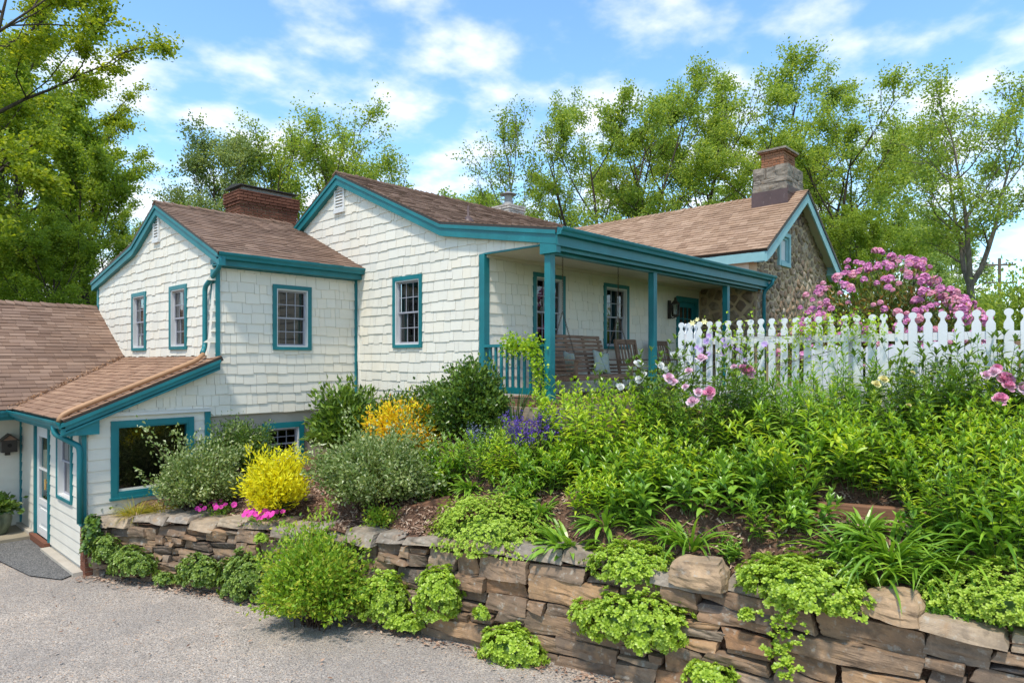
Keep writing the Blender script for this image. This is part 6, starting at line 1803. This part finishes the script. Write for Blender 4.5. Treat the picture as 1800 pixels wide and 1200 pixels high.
# shrubs
place(bush(300, .92, 1.0, 1.08, 210, 17000, .058, .034, "lf_rose", wisp=.45, amp=.36), "rose_bush", gp(662, 893), "large grey-green rose bush in front of the orange spirea", "rose bush", None, 0, (1, 1, 1.0))
place(bush(301, .68, .70, 1.05, 150, 11500, .056, .033, "lf_rose", wisp=.45, amp=.36), "rose_bush", gp(352, 900), "wispy grey-green rose bush before the picture window", "rose bush")
place(bush(302, .46, .48, .86, 110, 4600, .085, .030, "lf_gold", wisp=.4, amp=.38, stem="stem"), "golden_shrub", gp(487, 905), "bright golden yellow shrub between the two rose bushes", "shrub")
place(bush(303, .74, .74, 1.12, 150, 7500, .070, .030, "lf_orange", amp=.2), "orange_spirea", gp(712, 820), "orange and gold spirea behind the large rose bush", "spirea")
place(bush(304, .78, .70, 1.45, 150, 5200, .15, .055, "lf_laurel", amp=.18, jit=.06), "laurel_shrub", Vector((6.85, 10.5, 1.42)), "glossy laurel shrub at the inner corner of the house", "shrub")
place(bush(305, .58, .70, 1.05, 130, 7500, .075, .045, "lf_dark", amp=.15), "holly_shrub", Vector((7.15, 9.3, 1.6)), "low dark evergreen shrub between the laurel and the tall holly", "shrub")
place(bush(306, .60, .64, 1.45, 170, 10500, .075, .047, "lf_dark", amp=.17), "holly_shrub", Vector((7.0, 7.42, 1.85)), "tall dark holly shrub hiding the porch corner post", "shrub")
place(bush(307, .56, .62, 1.15, 130, 7500, .07, .045, "lf_dark", amp=.18), "holly_shrub", Vector((7.15, 8.35, 1.75)), "dark evergreen shrub just left of the tall holly", "shrub")
place(bush(308, .60, .48, 1.2, 130, 9500, .05, .028, "lf_dark", amp=.2, wisp=.2), "boxwood_shrub", Vector((5.05, 10.95, 1.10)), "small-leaved dark shrub between picture window and basement window", "shrub")
q = wall_plant(556, 1085); place(bush(309, .60, .76, 1.12, 220, 15000, .062, .034, "lf_spirea", amp=.38, low=-.35, wisp=.4, zc=.42), "spirea_bush", Vector((q.x - .10, q.y - .14, .02)), "large loose spirea bush growing from the foot of the wall", "spirea", None, .2)
place(bush(310, .20, .25, .26, 40, 700, .05, .03, "lf_spirea"), "seedling_shrub", gp(668, 925), "small bright seedling by the wall near the timbers", "seedling")
place(bush(311, .30, .36, .30, 50, 1300, .06, .05, "lf_dark", stem="stem"), "ivy_clump", gp(180, 905), "dark broad-leaved ivy clump spilling over the wall corner", "ivy", None)
place(mound(312, .12, .16, .40, 70, .08, "lf_dark", nl=5, lw=.8, low=-.4), "ivy_clump", wall_plant(163, 950), "ivy strand climbing the wall beside the brick pier", "ivy")
place(bush(313, .30, .30, .34, 50, 620, .10, .075, "lf_dark", low=-.3, stem="stem"), "potted_plant", POT + Vector((0, 0, .34)), "dark leafy plant growing in the green glazed pot", "potted plant")
# petunias
PTN = star_flower(5, .036, "pt_petunia", w=1.25, prof="petal", e=.5, bend=.5)
for (px, py, n, lab) in ((380, 908, 16, "magenta petunia patch in mulch below the left rose bush"), (462, 922, 24, "magenta petunia patch on the wall edge below the golden shrub")):
    g = gp(px, py); root = place(bush(int(px), .26, .30, .12, 30, 420, .04, .02, "lf_perennial", stem="stem"), "petunia_patch", g, lab, "petunia")
    for i in range(n):
        o = link("flower", PTN, root); a = random.uniform(0, 6.28); r = .32 * math.sqrt(random.random()); o.location = (r * math.cos(a) * .9, r * math.sin(a), .12 + random.uniform(0, .07))
        o.rotation_euler = Vector((-FW[0] + J(.5), -FW[1] + J(.5), .8)).to_track_quat("Z", "Y").to_euler(); o.scale = [random.uniform(.8, 1.25)] * 3
# vines
def vine(seed, pts, nleaf, jit, L, W, mat):
    rr = np.random.default_rng(seed); pts = np.array(pts, float); t = rr.uniform(0, len(pts) - 1, nleaf); i = t.astype(int); f = (t - i)[:, None]
    i2 = np.minimum(i + 1, len(pts) - 1); P = pts[i] * (1 - f) + pts[i2] * f + rr.normal(0, 1, (nleaf, 3)) * np.array(jit)
    N = rr.normal(0, .7, (nleaf, 3)) + np.array([-.7, -.3, .2]); N /= np.linalg.norm(N, axis=1, keepdims=True)
    V, Fs = diamonds(P, N, L * rr.uniform(.7, 1.2, nleaf), W * rr.uniform(.7, 1.2, nleaf)); paths = [(pts + rr.normal(0, .02, pts.shape), np.full(len(pts), .003)) for _ in range(3)]
    return [("foliage", np_mesh("foliage", V, Fs, [M[mat]])), ("stems", stems_mesh(paths, M["stem_brown"]))]
rv = place(vine(320, [(-.06, -.02, .0), (-.06, .05, .45), (-.07, .10, .85), (-.08, .30, .78), (-.08, .55, .85), (-.05, .75, .82)], 950, (.05, .07, .09), .065, .045, "lf_bright"), "railing_vine", Vector((W2X - .02, PY + .10, 2.60)), "green vine scrambling over the teal porch railing", "vine")
cv = place(vine(321, [(-.08, .0, .3), (-.08, -.05, .9), (-.07, .35, 1.05), (-.07, -.4, .95), (-.07, -.9, 1.0), (-.07, -1.2, .75), (-.07, -.5, .6)], 420, (.05, .14, .13), .055, .03, "lf_bright"), "clematis_vine", Vector((FX - .03, 4.0, 2.55)), "clematis vine with lilac flowers over the leftmost pickets", "vine")
CLM = star_flower(7, .05, "pt_lilac", w=.62); YEL = star_flower(6, .05, "pt_cream", w=.5)
for (px, py, me, s) in [(1242, 600, CLM, 1.1), (1272, 598, CLM, .9), (1232, 615, CLM, 1.0), (1275, 608, CLM, .9), (1284, 610, CLM, 1.0), (1270, 622, CLM, 1.0), (1300, 620, CLM, 1.0), (1344, 605, CLM, 1.0), (1420, 593, CLM, 1.0), (1246, 590, CLM, .9), (1225, 610, CLM, .8), (1310, 632, CLM, .7), (1245, 622, CLM, .8), (1296, 615, CLM, .8), (1217, 568, YEL, 1.0), (1238, 566, YEL, 1.0), (1226, 562, YEL, .8), (1262, 616, YEL, .6)]:
    r = ray(px, py); d = (FX - .14) / r[0]; w = CAMP + r * d
    o = link("flower", me, cv); o.location = Vector(w) - cv.location; o.rotation_euler = Vector((-1 + J(.3), -.4 + J(.4), .35)).to_track_quat("Z", "Y").to_euler(); o.scale = (s * 1.05,) * 3
place(vine(322, [(-.06, .2, .9), (-.07, .0, 1.1), (-.07, -.45, 1.12), (-.07, -.8, 1.05), (-.06, -.5, .9)], 520, (.05, .10, .08), .055, .028, "lf_bright"), "honeysuckle_vine", Vector((FX - .04, 3.05, 2.55)), "yellow-green vine clump lying over the pickets right of the clematis", "vine")
# rhododendrons
def rhodo(seed, rx, ry, h, nl): return bush(seed, rx, ry, h, 150, nl, .13, .045, "lf_rhodo", amp=.22, jit=.09, zc=.34)
tr_v = []
for i in range(3):
    rr2 = np.random.default_rng(400 + i); D = dome_dirs(rr2, 16, -.1); bv, bf = leaves(np.zeros((5, 3)), np.arange(5) * 2 * PI / 5, .55, .3, 1.0, .8, "petal", .1)
    V, Fs = bake(bv, bf, rot_to(D), D * .05, np.full(16, .046)); tr_v.append((V, Fs))
TRS = [np_mesh("flower_cluster", V, Fs, [M["pt_rhodo" if i != 2 else "pt_rhodo2"]]) for i, (V, Fs) in enumerate(tr_v)]
def trusses(root, n, rx, ry, h, seed, zc=.34, cone=0.0, keep=None):
    rr2 = np.random.default_rng(seed); D = dome_dirs(rr2, n * 2, -.05); k = lumpy(D, seed, .22); c = 0
    for d, kk in zip(D, k):
        if d[0] * FW[0] + d[1] * FW[1] > .45: continue
        o = link("flower_cluster", TRS[rr2.integers(0, 3)], root); o.location = (d[0] * rx * kk * 1.02, d[1] * ry * kk * 1.02, d[2] * h * (1 - zc) * kk * 1.02 + h * zc)
        o.rotation_euler = Vector((d[0], d[1], d[2] + .5)).to_track_quat("Z", "Y").to_euler(); s = rr2.uniform(.55, 1.15); o.scale = (s, s, s); c += 1
        if c >= n: break
b = at_depth(1556, 600, 13.2); rroot = place(rhodo(330, 1.45, 1.45, 2.62, 8000), "rhododendron", (b[0], b[1], 2.56), "tall rhododendron covered in pink flowers behind the picket fence", "rhododendron")
trusses(rroot, 215, 1.45, 1.45, 2.62, 330)
b = at_depth(1632, 600, 12.2); rroot = place(rhodo(331, .9, .9, 1.75, 3600), "rhododendron", (b[0], b[1], 2.56), "lower mauve rhododendron right of the tall pink one", "rhododendron")
trusses(rroot, 95, .9, .9, 1.75, 331)
b = at_depth(1452, 600, 13.0); rroot = place(rhodo(332, 1.05, .9, 1.6, 3200), "rhododendron", (b[0], b[1], 2.56), "low rhododendron with few flowers before the stone gable", "rhododendron")
trusses(rroot, 50, 1.05, .9, 1.6, 332)
# ------------------------------------------------------------------ trees
def tree(seed, H, cr, cb, limbs, nleaf, leaf, mat, leaders=1, r0=.22, up=(.55, 1.05), openness=.28, barkm="bark", sec=6, tw=5, prof_pow=.7, lean=0.0, fork=.35, droop=0.0):
    """trunk, limbs, twigs and a crown of separate leaves; returns parts"""
    rr = np.random.default_rng(seed); paths = []; thin = []; twigs = []
    axes = []
    tp = np.array([[0, 0, -.3], [rr.normal(0, .08), rr.normal(0, .08), H * fork * .5], [rr.normal(0, .15) + lean * H * fork, rr.normal(0, .15), H * fork]])
    if leaders == 1:
        z = np.linspace(0, 1, 9); P = np.column_stack([lean * H * z + np.cumsum(rr.normal(0, .10, 9)), np.cumsum(rr.normal(0, .10, 9)), z * H * .93 - .3])
        axes.append(P); paths.append((P, r0 * (1 - z * .9)))
    else:
        paths.append((tp, np.array([r0 * 1.15, r0, r0 * .85])))
        for k in range(leaders):
            a = 2 * PI * k / leaders + rr.uniform(-.4, .4); z = np.linspace(0, 1, 8); sp = cr * rr.uniform(.35, .62)
            P = tp[-1] + np.column_stack([math.cos(a) * sp * z ** .8, math.sin(a) * sp * z ** .8, z * (H * .93 - H * fork) * rr.uniform(.82, 1.0)]) + np.cumsum(rr.normal(0, .07, (8, 3)), 0) * (z[:, None] > 0)
            axes.append(P); paths.append((P, r0 * .72 * (1 - z * .88)))
    nz = limbs // len(axes)
    for P in axes:
        zz = P[:, 2]; z0 = max(cb * H, zz[0]); z1 = zz[-1]
        for i in range(nz):
            f = (i + rr.uniform(0, 1)) / nz; z = z0 + (z1 - z0) * f * .97
            s = np.array([np.interp(z, zz, P[:, q]) for q in range(3)]); a = i * GA + rr.normal(0, .35)
            env = math.sin(PI * min(max((z - cb * H) / (H - cb * H) * .82 + .18, 0), 1)) ** prof_pow
            L = cr * env * rr.uniform(.7, 1.1) * (.75 if leaders > 1 else 1) + .3; e0 = up[0] + (up[1] - up[0]) * f + rr.normal(0, .12)
            t = np.linspace(0, 1, 7); e = e0 + .35 * t - droop * t; h = np.concatenate([[0], np.cumsum(np.cos(e[1:]) / 6)]) * L; v = np.concatenate([[0], np.cumsum(np.sin(e[1:]) / 6)]) * L
            C = s + np.column_stack([np.cos(a) * h, np.sin(a) * h, v]) + np.cumsum(rr.normal(0, .035 * L / 3, (7, 3)), 0) * (t[:, None] > 0)
            rl = max(.02, r0 * .34 * (1 - f * .6)); paths.append((C, rl * (1 - t * .85)))
            for j in range(sec):
                g = .22 + .78 * (j + rr.uniform(0, 1)) / sec; b0 = np.array([np.interp(g, t, C[:, q]) for q in range(3)])
                a2 = a + rr.choice([-1, 1]) * rr.uniform(.4, 1.2); l2 = L * .46 * (1.15 - g * .6) * rr.uniform(.7, 1.2) + .25; ee = e0 + rr.normal(.12, .3)
                d2 = np.array([math.cos(a2) * math.cos(ee), math.sin(a2) * math.cos(ee), math.sin(ee)])
                tt = np.linspace(0, 1, 4)[:, None]; C2 = b0 + d2 * l2 * tt + np.array([0, 0, .15 * l2]) * tt ** 2 + np.cumsum(rr.normal(0, .05 * l2, (4, 3)), 0) * (tt > 0)
                thin.append((C2, np.linspace(rl * .42, .012, 4)))
                for q in range(tw):
                    g2 = .3 + .7 * (q + rr.uniform(0, 1)) / tw; b1 = np.array([np.interp(g2, tt[:, 0], C2[:, w]) for w in range(3)])
                    d3 = d2 + rr.normal(0, .55, 3) + np.array([0, 0, .1 - droop * .5]); d3 /= np.linalg.norm(d3); twigs.append((b1, d3 * rr.uniform(.35, .85)))
    tb = np.array([t_[0] for t_ in twigs]); td = np.array([t_[1] for t_ in twigs])
    for i in range(0, len(twigs), 2): thin.append((np.stack([tb[i], tb[i] + td[i]]), np.array([.010, .005])))
    # uneven density: some twigs nearly bare
    wgt = rr.uniform(0, 1, len(twigs)) ** (1 + openness * 4) + .02; cnt = rr.multinomial(nleaf, wgt / wgt.sum()); idx = np.repeat(np.arange(len(twigs)), cnt)
    n = len(idx); f = rr.uniform(.1, 1.15, n)[:, None]; P = tb[idx] + td[idx] * f + rr.normal(0, .20, (n, 3)) * np.array([1, 1, .7])
    D = td[idx] * .6 + rr.normal(0, .6, (n, 3)) + np.array([0, 0, -.25]); D /= np.linalg.norm(D, axis=1, keepdims=True)
    V, Fs = diamonds(P, D, leaf * rr.uniform(.65, 1.25, n), leaf * .72 * rr.uniform(.7, 1.2, n), .2)
    Va, Fa = tubes_np(paths, 7); Vb, Fb = tubes_np(thin, 3); Vt, Ft = merge([(Va, Fa), (Vb, Fb)])
    return [("trunk", np_mesh("trunk", Vt, Ft, [M[barkm]], smooth=True)), ("crown", np_mesh("crown", V, Fs, [M[mat]]))]
TA = tree(501, 15, 6.2, .20, 22, 40000, .135, "lf_tree", leaders=4, r0=.24, fork=.20, up=(.35, .9), openness=.42, sec=7)
TB = tree(502, 15, 6.0, .22, 22, 36000, .135, "lf_tree", leaders=3, r0=.24, fork=.26, up=(.3, .85), openness=.42, sec=7)
TC = tree(503, 15, 4.2, .22, 20, 16000, .135, "lf_tree", leaders=3, r0=.16, fork=.30, openness=.4, up=(.5, 1.1))
TD = tree(504, 14, 5.4, .10, 16, 34000, .18, "lf_tree_d", r0=.26, openness=.15)
TY = tree(505, 19, 9.5, .14, 27, 95000, .15, "lf_tree_y", leaders=3, r0=.36, fork=.26, up=(.35, .8))
TS = tree(506, 14, 3.8, .25, 14, 6500, .14, "lf_tree_d", r0=.17, openness=.6, barkm="bark_grey", up=(.6, 1.1))
TP = tree(507, 13, 2.9, .12, 26, 30000, .13, "lf_pine", r0=.2, openness=.2, up=(.2, .9), sec=6, tw=4)
TR = tree(508, 11.5, 3.6, .42, 21, 20000, .12, "lf_tree", leaders=3, r0=.17, fork=.36, barkm="bark_grey", up=(.5, 1.0), openness=.4)
TF = tree(509, 13, 5.2, .08, 16, 16000, .24, "lf_far", r0=.26, openness=.1)
def tr(protos, H, px, d, ytop, label, z0=1.0, rz=None, wide=1.0, name="tree"):
    p = at_depth(px, 634, d); zt = CAM_H + (634 - ytop) / FPX * d; s = (zt - z0) / H
    return place(protos, name, (p[0], p[1], z0), label, "tree", "trees round the house", random.uniform(0, 6.28) if rz is None else rz, (s * wide, s * wide, s))
tr(TY, 19, -225, 25, -190, "big sunlit yellow-green maple with dark limbs leaning in from left", .5, 2.4, 1.1, "maple_tree")
tr(TD, 14, 150, 36, 295, "dark leafy tree behind the left gable eave", .5)
tr(TD, 14, 30, 40, 180, "tall dark tree behind the big maple", .5)
tr(TD, 14, 95, 29, 430, "low bushy tree just above the annex ridge", .5, None, 1.25)
tr(TY, 19, -20, 44, 90, "sunny tree standing behind the big maple", .5, .8, 1.0, "maple_tree")
tr(TA, 15, 215, 44, 363, "far leafy tree between maple and left gable", .5)
tr(TD, 14, -60, 30, 360, "dense tree at the far left edge above the annex roof", .5, None, 1.2)
tr(TP, 13, 378, 34, 250, "feathery grey-green pine left of the brick chimney", .5, None, 1.0, "pine_tree")
tr(TC, 15, 474, 36, 233, "slender airy tree behind the brick chimney", .5, None, 1.1)
tr(TC, 15, 565, 37, 219, "slender airy tree rising behind the taller gable peak", .5, None, 1.15)
tr(TC, 15, 640, 38, 243, "airy tree just right of the gable peak", .5, None, 1.1)
tr(TS, 14, 905, 33, 235, "sparse half-bare tree behind the white chimney", 1.5)
tr(TC, 15, 965, 37, 333, "leafy young tree between the bare tree and the tall tree group", 1.5, None, 1.3)
tr(TA, 15, 1075, 34, 161, "tall tree at the left end of the group behind the tan roof", 1.5, None, .92)
tr(TB, 15, 1200, 36, 158, "second tall tree behind the middle of the tan roof", 1.5, None, 1.0)
tr(TA, 15, 1300, 38, 175, "third tall tree left of the stone chimney", 1.5, 1.0, 1.0)
tr(TB, 15, 1425, 31, 188, "large tree spreading right above the stone chimney", 2.5, 2.0, 1.1)
tr(TA, 15, 1510, 34, 213, "tall tree right of the stone gable", 2.5, 3.0, 1.0)
tr(TD, 14, 1500, 27, 400, "low dark tree directly right of the stone gable wall", 2.5, None, .9)
tr(TR, 11.5, 1712, 20.5, 201, "slim forked tree with grey trunk standing behind the right pickets", 2.5, .6, 1.0)
tr(TF, 13, 1605, 62, 405, "distant pale tree seen over the rhododendron", 2.0)
tr(TF, 13, 1668, 70, 440, "small distant pale tree left of the forked trunk", 2.0, None, 1.2)
tr(TF, 13, 1835, 46, 450, "distant pale tree at the far right edge", 2.0, None, .45)
tr(TF, 13, 1725, 85, 535, "farthest pale tree behind the utility pole", 2.0, None, 1.0)
tr(TF, 13, 830, 60, 375, "far low tree left of the white chimney", 1.5, None, 1.2)
for (px, d, rx, h, lab) in ((1745, 15.5, 1.1, 2.5, "rounded green shrub behind the fence right of the forked trunk"), (1805, 14, 1.2, 2.9, "tall green shrub at the right edge behind the fence"), (1500, 17, 1.3, 1.9, "green shrub behind the rhododendrons beside the gable")):
    p = at_depth(px, 634, d); place(bush(int(px), rx, rx, h, 110, 6000, .10, .055, "lf_tree", amp=.25, jit=.10, zc=.35), "garden_shrub", (p[0], p[1], 2.55), lab, "shrub")
